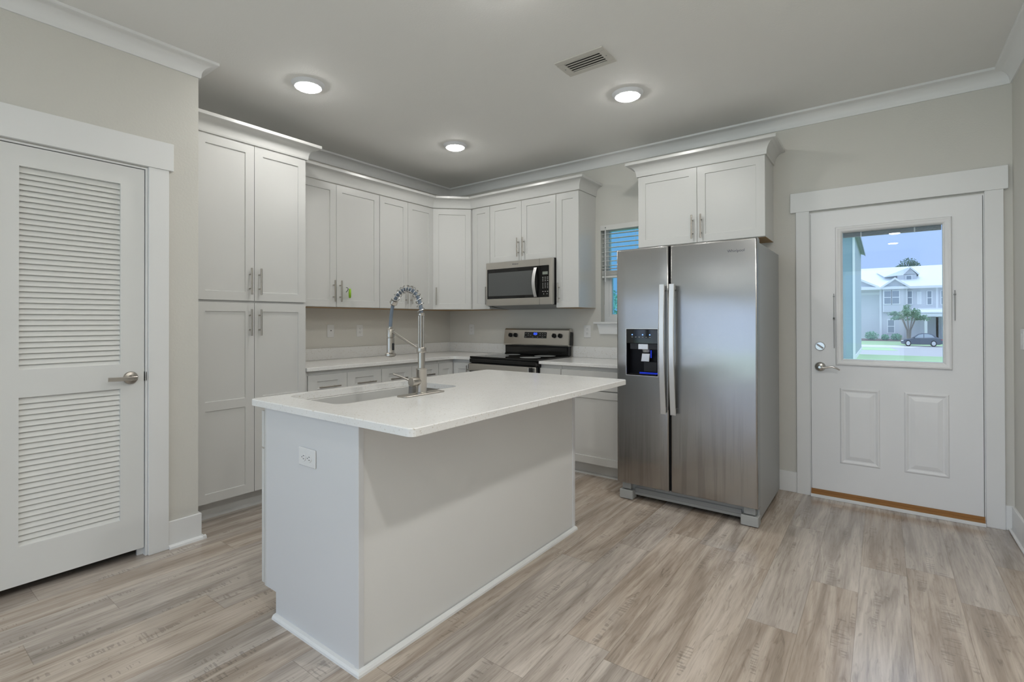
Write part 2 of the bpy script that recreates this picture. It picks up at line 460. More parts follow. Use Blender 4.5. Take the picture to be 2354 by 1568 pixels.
# ================================================================== SETTING
HC = 2.7576; RW = 4.558; YF = -9.5; XC = .806; YC = -3.003
def structure(mb, name, m, label, cat, parent=None, **k):
    o = mb.obj(name, m, parent, **k)
    return tag(o, label, cat, kind='structure')
structure(MB().box(-.15, RW + .15, YF - .15, .15, -.12, 0), 'floor', 'floor', 'grey brown wood look vinyl plank floor of the whole room', 'floor')
structure(MB().wall('x', 0, 0, 0, 0, 0, 0) if False else MB().box(-.15, RW + .15, YF - .15, .15, HC, HC + .12), 'ceiling', 'ceiling', 'flat pale grey ceiling over the kitchen', 'ceiling')
DX0, DX1, DZ1 = 3.523, 4.438, 2.024        # exterior door rough opening
WX0, WX1, WZ0, WZ1 = 1.890, 2.520, 1.240, 2.130
structure(MB().wall('y', 0, .15, -.15, RW + .15, 0, HC, [(DX0, DX1, 0, DZ1), (WX0, WX1, WZ0, WZ1)]), 'wall_back', 'wall', 'greige painted wall behind range, window, refrigerator and glazed door', 'wall')
structure(MB().wall('x', -.15, .15, -3.0, 0, 0, HC), 'wall_left', 'wall', 'greige painted wall behind the long run of white cabinets', 'wall')
structure(MB().wall('x', RW, .15, YF, 0, 0, HC), 'wall_right', 'wall', 'greige painted wall at far right edge beside glazed door', 'wall')
LY0, LY1, LZ1 = -3.892, -3.257, 2.080      # louvered door opening
structure(MB().wall('x', XC - .12, .12, YF, YC, 0, HC, [(LY0, LY1, 0, LZ1), (-8.7, -5.3, .08, 2.2)])
          .box(-.15, XC - .12, YC - .10, YC, 0, HC).box(-.15, XC - .12, -4.6, -4.5, 0, HC).box(-.15, 0, -4.5, YC - .10, 0, HC),
          'wall_closet', 'wall', 'textured greige wall around the louvered closet door', 'wall')
structure(MB().wall('y', YF - .15, .15, XC - .12, RW, 0, HC, [(1.1, 4.3, .05, 2.35)]), 'wall_front', 'wall', 'greige living room wall behind the viewer with patio opening', 'wall')

# patio door behind the viewer: frame and glass (seen in reflections only)
d3 = thing('door_3', 'white framed sliding patio door in living room wall', 'door', (2.7, YF, 0), kind='structure')
mb = MB()
for a, b_ in ((-1.6, -1.53), (-.58, -.50), (.50, .58), (1.53, 1.6)): mb.box(a, b_, -.12, -.06, .05, 2.35)
mb.box(-1.6, 1.6, -.12, -.06, .05, .13).box(-1.6, 1.6, -.12, -.06, 2.28, 2.35)
mb.obj('frame', 'trim', d3)
d4 = thing('door_4', 'white framed sliding patio door in left living room wall', 'door', (XC, -7.0, 0), kind='structure')
mb = MB()
for a, b_ in ((-1.7, -1.63), (-.60, -.53), (.53, .60), (1.63, 1.7)): mb.box(-.11, -.05, a, b_, .08, 2.2)
mb.box(-.11, -.05, -1.7, 1.7, .08, .15).box(-.11, -.05, -1.7, 1.7, 2.13, 2.2)
mb.obj('frame', 'trim', d4)

# ---- crown moulding of the room
def cove(h, p, lip_t=.014, base=.012, n=9, z=0.0):
    """profile (outward, z): top at z, bottom at z-h, projecting p"""
    pr = [(0, z), (p, z), (p, z - lip_t)]
    for i in range(n + 1):
        a = PI / 2 * i / n
        pr.append((p - .006 - (p - .006 - base) * math.sin(a), z - lip_t - .003 - (h - lip_t - .018) * (1 - math.cos(a))))
    pr += [(base, z - h + .008), (base - .003, z - h), (0, z - h)]
    return pr
pathr = [(XC, YF), (XC, YC), (0, YC), (0, 0), (RW, 0), (RW, YF)]
structure(MB().sweep(pathr, cove(.092, .082, z=HC)), 'trim_1', 'trim', 'white cove crown molding where walls meet the ceiling', 'crown molding', smooth=True, ang=25)

# ---- baseboards with shoe molding
def board(mb, x0, x1, y0, y1): return mb.box(x0, x1, y0, y1, 0, .147, .002)
structure(board(MB(), 3.30, 3.444, -.014, 0), 'baseboard_back', 'trim', 'white baseboard between refrigerator and door casing', 'baseboard')
mb = board(MB(), 4.516, RW, -.014, 0)
structure(board(mb, RW - .014, RW, YF, -.014).box(RW - .03, RW - .014, YF, -.014, 0, .018, .006), 'baseboard_right', 'trim', 'white baseboard along the right wall', 'baseboard')
mb = MB().box(XC, XC + .014, -3.160, YC + .014, 0, .147, .002).box(XC - .18, XC, YC, YC + .014, 0, .147, .002)
mb.prism([(XC + .014, 0), (XC + .034, 0), (XC + .031, .011), (XC + .024, .017), (XC + .014, .019)], 'y', -3.160, YC + .034)
mb.prism([(YC + .014, 0), (YC + .034, 0), (YC + .031, .011), (YC + .024, .017), (YC + .014, .019)], 'x', XC - .18, XC + .034)
structure(mb, 'baseboard_closet', 'trim', 'white baseboard wrapping the wall corner beside louvered door', 'baseboard')
structure(MB().box(XC, XC + .014, -5.28, LY0 - .105, 0, .147, .002), 'baseboard_left', 'trim', 'white baseboard along the living room side wall', 'baseboard')

# ================================================================== EXTERIOR DOOR (door_2)
d2 = thing('door_2', 'white exterior door with big glass lite and two raised panels', 'door', (0, 0, 0), kind='structure')
SX0, SX1, SZ0, SZ1 = 3.536, 4.424, .058, 2.014
GX0, GX1, GZ0, GZ1 = 3.722, 4.243, .985, 1.866
mb = MB().wall('y', -.024, .045, SX0, SX1, SZ0, SZ1, [(GX0, GX1, GZ0, GZ1)])
slab = mb.obj('door_slab', 'door', d2)
def raised(mb, x0, x1, z0, z1, yf):
    """raised panel: moulded frame groove and bevelled field, front toward -y at yf"""
    def rect(i, y): return [(x0 + i, y, z0 + i), (x1 - i, y, z0 + i), (x1 - i, y, z1 - i), (x0 + i, y, z1 - i)]
    seq = [(-.002, yf), (.004, yf - .007), (.010, yf - .008), (.016, yf - .004), (.022, yf - .0005), (.029, yf - .0005), (.034, yf - .003), (.052, yf - .0085), (.054, yf - .009)]
    v = []; f = []
    for i, y in seq: v += rect(i, y)
    for k in range(len(seq) - 1):
        for j in range(4): f.append((k * 4 + j, k * 4 + (j + 1) % 4, k * 4 + 4 + (j + 1) % 4, k * 4 + 4 + j))
    k = (len(seq) - 1) * 4; f.append((k, k + 1, k + 2, k + 3))
    mb.add(v, f)
for x0, x1 in ((3.706, 3.923), (4.052, 4.268)):
    mb = MB(); raised(mb, x0, x1, .264, .784, -.024); mb.obj('raised_panel', 'door', d2)
# lite frame: moulded ring
def ring_frame(x0, x1, z0, z1, prof):
    """prof: (inset, y); sweeps a rectangle"""
    mb = MB(); v = []; f = []
    q = len(prof)
    for i, y in prof: v += [(x0 + i, y, z0 + i), (x1 - i, y, z0 + i), (x1 - i, y, z1 - i), (x0 + i, y, z1 - i)]
    for k in range(q - 1):
        for j in range(4): f.append((k * 4 + j, k * 4 + (j + 1) % 4, k * 4 + 4 + (j + 1) % 4, k * 4 + 4 + j))
    return mb.add(v, f)
lf = ring_frame(3.681, 4.286, .942, 1.903, [(0, -.024), (.001, -.034), (.006, -.041), (.014, -.043), (.020, -.039), (.027, -.038), (.033, -.034), (.039, -.026), (.043, -.006), (.043, .0)]).obj('lite_frame', 'door', d2, smooth=True, ang=30)
pane = MB().box(GX0, GX1, -.001, .003, GZ0, GZ1).obj('glass_pane', 'glass', d2)
# mini blind stacked at the top behind the glass
bl = MB()
for i in range(7): bl.box(GX0 + .004, GX1 - .004, .006, .020, 1.829 + i * .0052, 1.829 + i * .0052 + .0034)
bl = bl.obj('enclosed_blind', mat('grey_mini_blind', rgb(.30, .31, .36), .5), d2)
for x in (3.823, 4.105): MB().box(x, x + .007, .0035, .006, 1.826, 1.866).obj('ladder_tape', 'white_plastic', bl)
# tilt / lift sliders at the frame sides
MB().cyl((3.672, -.024, 1.42), (3.672, -.032, 1.42), .005).cyl((3.672, -.024, 1.268), (3.672, -.034, 1.268), .006).tube([(3.672, -.030, 1.44), (3.673, -.030, 1.06)], .0022, 6).box(3.668, 3.677, -.034, -.024, 1.255, 1.275, .002).obj('blind_slider', 'grey_plastic', d2, smooth=True)
MB().cyl((4.298, -.024, 1.413), (4.298, -.032, 1.413), .006).tube([(4.298, -.030, 1.44), (4.298, -.030, 1.25)], .0022, 6).obj('blind_slider', 'grey_plastic', d2, smooth=True)
# lever handle + deadbolt
hx, hz = 3.590, .926
lev = MB().lathe([(0, .022), (.020, .020), (.031, .012), (.034, .004), (.034, 0)][::-1], (hx, -.024, hz), (0, -1, 0), 28)
lev = lev.obj('door_handle', 'chrome', d2, smooth=True)
MB().cyl((hx, -.04, hz), (hx, -.074, hz), .011).lathe([(.0115, 0), (.0115, .006), (.008, .010), (0, .010)], (hx, -.072, hz), (0, -1, 0), 16) \
  .tube([(hx, -.066, hz), (hx + .025, -.068, hz - .004), (hx + .05, -.068, hz + .002), (hx + .075, -.068, hz + .004), (hx + .10, -.066, hz - .006), (hx + .116, -.064, hz - .016)], .007, 10,
        [.011, .0085, .007, .006, .0055, .004]).obj('lever', 'chrome', lev, smooth=True)
dz = 1.071
db = MB().lathe([(.031, 0), (.031, .006), (.027, .012), (.026, .012), (0, .013)], (hx, -.024, dz), (0, -1, 0), 28).obj('deadbolt', 'chrome', d2, smooth=True)
t = MB().box(-.024, .024, -.012, 0, -.005, .005, .002); t.xform(Matrix.Translation((hx, -.037, dz)) @ Matrix.Rotation(math.radians(38), 4, 'Y')); t.obj('thumb_turn', 'dark_metal', db)
# jamb, dark weather gap, casing, threshold
mb = MB()
for a, b_ in ((DX0, DX0 + .010), (DX1 - .010, DX1)): mb.box(a, b_, -.012, .15, 0, DZ1)
mb.box(DX0 + .010, DX1 - .010, -.012, .15, DZ1 - .008, DZ1)
mb.obj('jamb', 'trim', d2)
mb = MB().box(DX0 + .010, SX0 - .0005, .0, .03, .03, SZ1).box(SX1 + .0005, DX1 - .010, .0, .03, .03, SZ1).box(DX0 + .010, DX1 - .010, .0, .03, SZ1 + .0005, DZ1 - .008)
mb.obj('weather_strip', 'black', d2)
MB().box(DX0 + .010, DX1 - .010, -.034, .12, .022, .040).box(DX0 + .010, DX1 - .010, -.028, .10, .040, .0575).obj('threshold', 'oak', d2)
MB().box(DX0 + .006, DX1 - .006, -.042, .12, 0, .0215, .002).obj('sill_strip', 'trim', d2)
mb = MB().box(3.444, DX0 + .004, -.022, 0, 0, 2.038, .0015).box(DX1 - .004, 4.517, -.022, 0, 0, 2.038, .0015)
mb.box(3.409, 4.537, -.026, 0, 2.038, 2.178, .0015)
structure(mb, 'trim_2', 'trim', 'white flat casing with wide header around glazed door', 'door casing')

# ================================================================== LOUVERED CLOSET DOOR (door_1)
d1 = thing('door_1', 'white louvered closet door standing slightly off the floor', 'door', (0, 0, 0), kind='structure')
LS0, LS1, LB, LT = -3.880, -3.271, .045, 2.068
XF = XC - .002     # slab face
mb = MB().wall('x', XF - .035, .035, LS0, LS1, LB, LT, [(-3.765, -3.377, 1.032, 1.973), (-3.765, -3.377, .220, .904)])
mb.obj('door_slab', 'door_b', d1)
def louvers(z0, z1, n):
    mb = MB(); p = (z1 - z0) / n; a = math.radians(61)
    for i in range(n):
        zc = z0 + (i + .5) * p
        pts = []
        hl, ht = .0195, .0034
        for k in range(5):
            q = -PI / 2 + PI * k / 4
            pts.append((hl - ht + ht * math.cos(q), ht * math.sin(q)))
        for k in range(5):
            q = PI / 2 + PI * k / 4
            pts.append((-hl + ht + ht * math.cos(q), ht * math.sin(q)))
        # local u along blade: lower edge faces the room
        pr = [(XF - .0175 + u * math.cos(a) * 1.0 + v * math.sin(a), zc - u * math.sin(a) + v * math.cos(a)) for u, v in pts]
        mb.prism(pr, 'y', -3.765, -3.377)
    return mb
louvers(1.032, 1.973, 36).obj('louver_panel', 'louver', d1, smooth=True, ang=40)
louvers(.220, .904, 26).obj('louver_panel', 'louver', d1, smooth=True, ang=40)
ly, lz = -3.333, .958
dh = MB().lathe([(.0335, 0), (.0335, .004), (.030, .010), (.017, .014), (.0125, .020), (.0125, .050)], (XF, ly, lz), (1, 0, 0), 28).obj('door_handle', 'nickel', d1, smooth=True)
MB().strap([(XF + .05, ly + .016, lz), (XF + .052, ly, lz), (XF + .052, ly - .035, lz), (XF + .049, ly - .075, lz + .001), (XF + .046, ly - .108, lz + .002)], (0, 0, 1), .020, .009).obj('lever', 'nickel', dh)
MB().box(XF - .03, XF + .001, LS1 - .001, LS1 + .004, .937, .985).obj('latch_opening', 'black_matte', d1)
MB().box(XF + .0005, XF + .006, LS1 + .0045, LS1 + .012, .935, .987, .002).obj('strike_plate', 'nickel', d1)
MB().box(XC - .12, XC + .004, LS1 + .004, LY1, 0, LZ1).box(XC - .12, XC + .004, LY0, LS0 - .004, 0, LZ1).box(XC - .12, XC + .004, LS0 - .004, LS1 + .004, LT + .004, LZ1).obj('jamb', 'trim', d1)
MB().box(XC - .05, XC - .034, LS1 - .022, LS1 + .004, 0, .04).obj('door_stop', 'trim', d1)
mb = MB().box(XC, XC + .020, LY1 + .001, -3.160, 0, 2.086, .0015).box(XC, XC + .020, LY0 - .10, LY0 - .001, 0, 2.086, .0015).box(XC, XC + .026, LY0 - .125, -3.139, 2.086, 2.236, .0015)
structure(mb, 'trim_3', 'trim', 'white flat casing with wide header around louvered door', 'door casing')

# ================================================================== WINDOW + BLIND
w1 = thing('window_1', 'small white single hung window partly hidden by the refrigerator', 'window', (0, 0, 0), kind='structure')
mb = MB()
YW = .075
for a, b_ in ((WX0, WX0 + .045), (WX1 - .045, WX1)): mb.box(a, b_, YW, YW + .06, WZ0, WZ1)
mb.box(WX0 + .045, WX1 - .045, YW, YW + .06, WZ0, WZ0 + .045).box(WX0 + .045, WX1 - .045, YW, YW + .06, WZ1 - .045, WZ1)
wf = mb.obj('window_frame', 'white_plastic', w1)
mb = MB()
ZM = 1.685
mb.box(WX0 + .045, WX0 + .070, YW + .008, YW + .045, WZ0 + .045, ZM).box(WX1 - .07, WX1 - .045, YW + .008, YW + .045, WZ0 + .045, ZM)
mb.box(WX0 + .07, WX1 - .07, YW + .008, YW + .045, WZ0 + .045, WZ0 + .075).box(WX0 + .045, WX1 - .045, YW + .008, YW + .05, ZM, ZM + .035)
mb.obj('lower_sash', 'white_plastic', w1)
MB().box(WX0 + .045, WX1 - .045, YW + .026, YW + .030, WZ0 + .045, WZ1 - .045).obj('glass_pane', 'glass_w', w1)
MB().box(1.833, 2.577, -.045, YW, 1.228, 1.246, .003).obj('stool', 'trim', w1)
mb = MB().prism([(1.860, 1.228), (2.550, 1.228), (2.525, 1.134), (1.885, 1.134)], 'y', -.02, 0)
mb.obj('apron', 'trim', w1)
bz = thing('window_blind', 'white horizontal slat blind half lowered in the small window', 'blind', (0, 0, 0))
MB().box(WX0 + .001, WX1 - .001, -.012, .012, 2.082, 2.128, .002).obj('valance', 'blind', bz)
MB().box(WX0 + .004, WX1 - .004, .013, .060, 2.09, 2.128).obj('head_rail', 'blind', bz)
zs = []
z = 2.052
while z > 1.80: zs.append(z); z -= .0415
while z > 1.725: zs.append(z); z -= .028
for z in zs:
    MB().prism([(.012, z - .0018), (.036, z + .0005), (.060, z - .0018), (.060, z + .0012), (.036, z + .0035), (.012, z + .0012)], 'x', WX0 + .006, WX1 - .006).obj('slat', 'blind', bz)
mb = MB()
for i in range(7): mb.box(WX0 + .006, WX1 - .006, .010, .062, 1.672 + i * .0062, 1.672 + i * .0062 + .0032)
mb.obj('stacked_slats', 'blind', bz)
MB().box(WX0 + .006, WX1 - .006, .009, .063, 1.648, 1.668, .003).obj('bottom_rail', 'blind', bz)
MB().cyl((1.944, -.016, 2.10), (1.944, -.018, 1.628), .0042, 8).lathe([(.006, 0), (.006, .02), (0, .022)], (1.944, -.018, 1.612), (0, 0, 1), 8).obj('tilt_wand', 'white_plastic', bz, smooth=True)
MB().cyl((1.944, -.014, 2.10), (1.944, -.020, 2.106), .005, 8).obj('wand_hook', 'grey_plastic', bz)
MB().tube([(1.930, -.010, 1.67), (1.931, -.010, 1.50), (1.930, -.010, 1.40)], .0012, 5).obj('lift_cord', 'grey_plastic', bz)
mb = MB()
for x in (1.985, 2.22, 2.43): MB().tube([(x, .011, 2.09), (x, .011, 1.66)], .0009, 4).obj('ladder_cord', 'white_plastic', bz)

# ================================================================== CEILING LIGHTS + VENT
def ceiling_light(name, x, y, label, group, lens='lens'):
    t = thing(name, label, 'light', (x, y, HC), group=group)
    MB().lathe([(.078, -.022), (.082, -.022), (.098, -.006), (.101, 0), (.07, 0)], n=40).obj('trim_ring', 'light_trim', t, smooth=True)
    MB().lathe([(0, -.035), (.03, -.0345), (.052, -.0325), (.066, -.029), (.075, -.0235), (.0775, -.018)], n=40).obj('lens', lens, t, smooth=True)
    return t
LG = 'round ceiling lights'
ceiling_light('ceiling_light', 1.066, -2.462, 'round flush ceiling light above the tall pantry cabinet', LG)
ceiling_light('ceiling_light', 1.058, -1.070, 'round flush ceiling light nearest the corner of the wall cabinets', LG)
ceiling_light('ceiling_light', 2.612, -1.090, 'round flush ceiling light beside the air vent before the refrigerator cabinet', LG)
for x, y, lb in ((2.612, -2.480, 'above the island overhang'), (4.13, -2.47, 'added as fill between island and right wall'), (4.13, -3.86, 'over the viewer'), (4.13, -5.25, 'first behind the viewer'), (4.11, -6.65, 'second behind the viewer'),  # lamp before the right wall is added to brighten that side
                 (4.11, -8.04, 'third behind the viewer'), (2.0, -6.65, 'added unseen over middle of living room'), (2.0, -8.04, 'added unseen over far end of living room')):  # lamps over the living room's middle and far end are added fill
    ceiling_light('ceiling_light', x, y, 'round flush ceiling light ' + lb, 'round ceiling lights', 'lens_d' if y == -3.86 else 'lens_e' if y == -2.47 else 'lens' if y > -3 else 'lens_l')
v = thing('air_vent', 'white metal ceiling air vent with dark slots', 'vent', (2.582, -1.630, HC))
mb = MB()
X0, X1, Y0, Y1 = -.152, .152, -.098, .098
x0, x1, y0, y1 = -.108, .112, -.062, .062
mb.wall('y', 0, 0, 0, 0, 0, 0) if False else None
mb.box(X0, X1, Y0, y0, -.007, 0, .002).box(X0, X1, y1, Y1, -.007, 0, .002).box(X0, x0, y0, y1, -.007, 0).box(x1, X1, y0, y1, -.007, 0)
mb.obj('frame', mat('vent_paint', rgb(.62, .60, .55), .5), v)
MB().box(x0, x1, y0, y1, -.0012, -.0002).obj('backing', 'duct', v)
for i in range(5):
    yc = y0 + .011 + i * .0247
    MB().prism([(yc - .0108, -.0075), (yc + .0095, -.0025), (yc + .0095, -.0013), (yc - .0108, -.0063)], 'x', x0, x1).obj('louver', bpy.data.materials['vent_paint'], v)
for x in (-.13, .132): MB().cyl((x, 0, -.007), (x, 0, -.0085), .004, 10).obj('screw', 'grey_plastic', v)

# ================================================================== CABINETS
def shaker(x0, x1, z0, z1, yf, th=.020, stile=.057, rail=None, rec=.0075, mids=()):
    """door leaf with recessed panel(s); front at y=yf facing -y"""
    rail = rail or stile; mb = MB(); b = .0012
    edges = [z0 + rail] + [m for mm in mids for m in (mm - rail / 2, mm + rail / 2)] + [z1 - rail]
    holes = [(x0 + stile, x1 - stile, edges[i], edges[i + 1]) for i in range(0, len(edges), 2)]
    mb.wall('y', yf, th, x0, x1, z0, z1, holes)
    for h in holes:
        mb.box(h[0] - .002, h[1] + .002, yf + rec, yf + th - .002, h[2] - .002, h[3] + .002)
        # small sloped sticking around the recess
        a0, a1, c0, c1 = h; d = .0022
        vv = [(a0, yf + .0002, c0), (a1, yf + .0002, c0), (a1, yf + .0002, c1), (a0, yf + .0002, c1), (a0 + d, yf + rec, c0 + d), (a1 - d, yf + rec, c0 + d), (a1 - d, yf + rec, c1 - d), (a0 + d, yf + rec, c1 - d)]
        mb.add(vv, [(0, 1, 5, 4), (1, 2, 6, 5), (2, 3, 7, 6), (3, 0, 4, 7)])
    return mb
def pull_v(x, z0, z1, yf, parent, r=.006):
    mb = MB().cyl((x, yf - .032, z0), (x, yf - .032, z1), r, 14)
    for z in (z0 + .04, z1 - .04): mb.cyl((x, yf, z), (x, yf - .032, z), .0045, 10)
    return mb.obj('handle', 'nickel', parent, smooth=True)
def pull_h(x0, x1, z, yf, parent, r=.006):
    mb = MB().cyl((x0, yf - .032, z), (x1, yf - .032, z), r, 14)
    for x in (x0 + .04, x1 - .04): mb.cyl((x, yf, z), (x, yf - .032, z), .0045, 10)
    return mb.obj('handle', 'nickel', parent, smooth=True)
G = .0017   # half gap

def wall_cabinet(label, loc, rz, w, z0, z1, doors, depth=.305, hz=None, group='white shaker wall cabinets', name='wall_cabinet'):
    """doors: list of (x0,x1,handle side 'l'/'r'/None)"""
    t = thing(name, label, 'cabinet', loc, rz, group)
    mb = MB().box(0, w, -depth, 0, z0, z1)
    mb.obj('body', 'cab', t)
    MB().box(.0, w, -depth, -.002, z0 - .002, z0 - .0005).obj('bottom_panel', 'cab_in', t)
    yf = -depth - .020
    for x0, x1, hs in doors:
        d = shaker(x0 + G, x1 - G, z0 + .003, z1 - .004, yf, th=.0195).obj('door', 'cab', t)
        if hs:
            hx = x0 + .032 if hs == 'l' else x1 - .032
            a = hz or (z0 + .045)
            pull_v(hx, a, a + .178, yf, d)
    return t
UB, UT = 1.3736, 2.404
# wall A (front faces +x): local x runs toward +y
YP1 = -2.200                       # right end of the pantry
wall_cabinet('wide white wall cabinet directly right of the tall pantry, green ring on it', (0.001, YP1 + .001, 0), PI / 2, .913, UB, UT, [(.0, .4575, 'r'), (.4575, .913, 'l')])
wall_cabinet('white two door wall cabinet between green ring cabinet and angled corner cabinet', (0.001, -1.2845, 0), PI / 2, .6875, UB, UT, [(.0, .344, 'r'), (.344, .6875, 'l')])
# diagonal corner cabinet
t = thing('wall_cabinet', 'angled white wall cabinet set across the room corner', 'cabinet', (.001, -.001, 0), 0, 'white shaker wall cabinets')
A = (.305, -.595); B = (.595, -.305)
MB().prism([(0, 0), (0, -.595), A, B, (.595, 0)], 'z', UB, UT).obj('body', 'cab', t)
MB().prism([(0.002, -.002), (0.002, -.593), (A[0], A[1] + .002), (B[0] - .002, B[1]), (.593, -.002)], 'z', UB - .002, UB - .0005).obj('bottom_panel', 'cab_in', t)
wd = math.hypot(B[0] - A[0], B[1] - A[1])
T45 = Matrix.Translation((A[0], A[1], 0)) @ Matrix.Rotation(PI / 4, 4, 'Z')
mb = shaker(.012, wd - .012, UB + .003, UT - .004, -.020, th=.0195); mb.xform(T45); dd = mb.obj('door', 'cab', t)
h = pull_v(.044, UB + .045, UB + .223, -.020, dd); h.data.transform(T45)
# wall B
wall_cabinet('narrow white wall cabinet left of the microwave', (.598, -.001, 0), 0, .247, UB, UT, [(.022, .247, 'r')])
wall_cabinet('short white two door wall cabinet above the microwave', (.847, -.001, 0), 0, .760, 1.826, UT, [(0, .380, 'r'), (.380, .760, 'l')], hz=1.868)
wall_cabinet('narrow white wall cabinet right of the microwave, next to the window', (1.609, -.001, 0), 0, .229, UB, UT, [(0, .229, 'l')])
# end panel strip at the wall of that cabinet
wall_cabinet('white two door wall cabinet above the refrigerator', (2.380, -.001, 0), 0, .917, 1.842, 2.415, [(0, .458, 'r'), (.458, .917, 'l')], hz=1.872, depth=.31)

# tall pantry
PY0, PW = -2.960, .758
t = thing('pantry_cabinet', 'tall white pantry cabinet with four shaker doors beside the louvered door wall', 'cabinet', (0.001, PY0 + .001, 0), PI / 2)
MB().box(0, PW, -.595, 0, .114, 2.432).obj('body', 'cab', t)
MB().box(0, PW, -.525, -.01, 0, .1135).obj('toe_kick', 'cab', t)
MB().prism([(-.525, 0), (-.540, 0), (-.538, .011), (-.525, .019)], 'x', .0, PW).obj('shoe_molding', 'cab', t)
yf = -.6165
for x0, x1, hs in ((0, .3785, 'r'), (.3785, .7565, 'l')):
    hx = x1 - .032 if hs == 'r' else x0 + .032
    d = shaker(x0 + G + (.012 if x0 == 0 else 0), x1 - G, 1.392, 2.428, yf, th=.020).obj('door', 'cab', t); pull_v(hx, 1.432, 1.608, yf, d)
    d = shaker(x0 + G + (.012 if x0 == 0 else 0), x1 - G, .122, 1.3775, yf, th=.020, mids=(.722,)).obj('door', 'cab', t); pull_v(hx, 1.160, 1.336, yf, d)
# crown moldings on the cabinets
t = mb = MB().sweep([(.617, PY0), (.617, YP1), (.402, YP1)], cove(.105, .080, lip_t=.020, z=2.536))
tag(mb.obj('cabinet_crown', 'cab', smooth=True, ang=25), 'white cove crown on top of the tall pantry cabinet', 'molding', 'crowns on the cabinets')
mb = MB().sweep([(.326, YP1 + .002), (.326, -.601), (.601, -.326), (1.838, -.326), (1.838, -.002)], cove(.108, .072, lip_t=.020, z=2.514))
tag(mb.obj('cabinet_crown', 'cab', smooth=True, ang=25), 'long white cove crown bending round the corner above the wall cabinets', 'molding', 'crowns on the cabinets')
mb = MB().sweep([(2.380, -.002), (2.380, -.331), (3.297, -.331), (3.297, -.002)], cove(.108, .078, lip_t=.020, z=2.522))
tag(mb.obj('cabinet_crown', 'cab', smooth=True, ang=25), 'short white cove crown on the cabinet above the refrigerator', 'molding', 'crowns on the cabinets')

# base cabinets
def base_cabinet(label, loc, rz, w, cols, drawer=True, handles=True, depth=.585):
    t = thing('base_cabinet', label, 'cabinet', loc, rz, 'white shaker base cabinets')
    MB().box(0, w, -depth, 0, .104, .886).obj('body', 'cab', t)
    MB().box(0, w, -depth + .065, -.01, 0, .1035).prism([(-depth + .065, 0), (-depth + .050, 0), (-depth + .052, .012), (-depth + .065, .019)], 'x', 0, w).obj('toe_kick', 'cab', t)
    yf = -depth - .020
    for x0, x1, hs in cols:
        wd = x1 - x0
        if drawer:
            st = min(.077, wd * .3)
            d = shaker(x0 + G, x1 - G, .702, .853, yf, th=.0195, stile=st, rail=.048).obj('drawer', 'cab', t)
            if handles: pull_h((x0 + x1) / 2 - min(.093, wd / 3), (x0 + x1) / 2 + min(.093, wd / 3), .762, yf, d)
        d = shaker(x0 + G, x1 - G, .112, .693, yf, th=.0195).obj('door', 'cab', t)
        if handles:
            hx = x0 + .032 if hs == 'l' else x1 - .032
            pull_v(hx, .50, .678, yf, d)
    return t
base_cabinet('white base cabinet with two drawers right next to the tall pantry', (.001, -2.180, 0), PI / 2, .684, [(0, .342, 'r'), (.342, .684, 'l')])
base_cabinet('white base cabinet with two drawers between pantry-side cabinet and corner cabinet', (.001, -1.494, 0), PI / 2, .682, [(0, .341, 'r'), (.341, .682, 'l')])
tag(MB().box(.001, .60, -2.198, -2.182, 0.0, .886).obj('filler_strip', 'cab'), 'white filler strip between pantry and base cabinet', 'filler')
# corner base with folding door
t = thing('base_cabinet', 'white corner base cabinet left of the range with folding door', 'cabinet', (.001, -.001, 0), 0, 'white shaker base cabinets')
MB().prism([(0, 0), (0, -.808), (.585, -.808), (.585, -.585), (.838, -.585), (.838, 0)], 'z', .104, .886).obj('body', 'cab', t)
MB().prism([(.01, -.01), (.01, -.808), (.52, -.808), (.52, -.52), (.838, -.52), (.838, -.01)], 'z', 0, .1035).obj('toe_kick', 'cab', t)
mb = shaker(.002, .200, .112, .853, -.020, th=.0195); mb.xform(Matrix.Translation((.585, -.808, 0)) @ Matrix.Rotation(PI / 2, 4, 'Z')); mb.obj('door', 'cab', t)
mb = shaker(.609, .834, .112, .853, -.605, th=.0195); dd = mb.obj('door', 'cab', t); pull_v(.802, .655, .833, -.605, dd)
base_cabinet('narrow white base cabinet directly right of the range', (1.612, -.001, 0), 0, .206, [(0, .206, 'l')], handles=False)
base_cabinet('white base cabinet between the range side cabinet and the refrigerator', (1.820, -.001, 0), 0, .620, [(0, .620, 'l')], handles=False)

# ---- counters
def lcounter():
    t = thing('countertop', 'L shaped white quartz countertop from pantry to the range', 'countertop', (0, 0, 0), group='quartz countertops')
    mb = MB().prism([(.001, -.001), (.001, -2.196), (.626, -2.196), (.626, -.70), (.629, -.668), (.642, -.641), (.668, -.629), (.70, -.626), (.841, -.626), (.841, -.001)], 'z', .8865, .914, .002)
    mb.obj('slab', 'quartz', t)
    MB().box(.001, .021, -2.196, -.022, .9145, 1.017, .0015).box(.001, .841, -.021, -.001, .9145, 1.017, .0015).obj('backsplash', 'quartz', t)
lcounter()
t = thing('countertop', 'short white quartz countertop between range and refrigerator', 'countertop', (0, 0, 0), group='quartz countertops')
MB().box(1.611, 2.442, -.626, -.001, .8865, .912, .002).obj('slab', 'quartz', t)
MB().box(1.611, 2.442, -.021, -.001, .9125, 1.015, .0015).obj('backsplash', 'quartz', t)

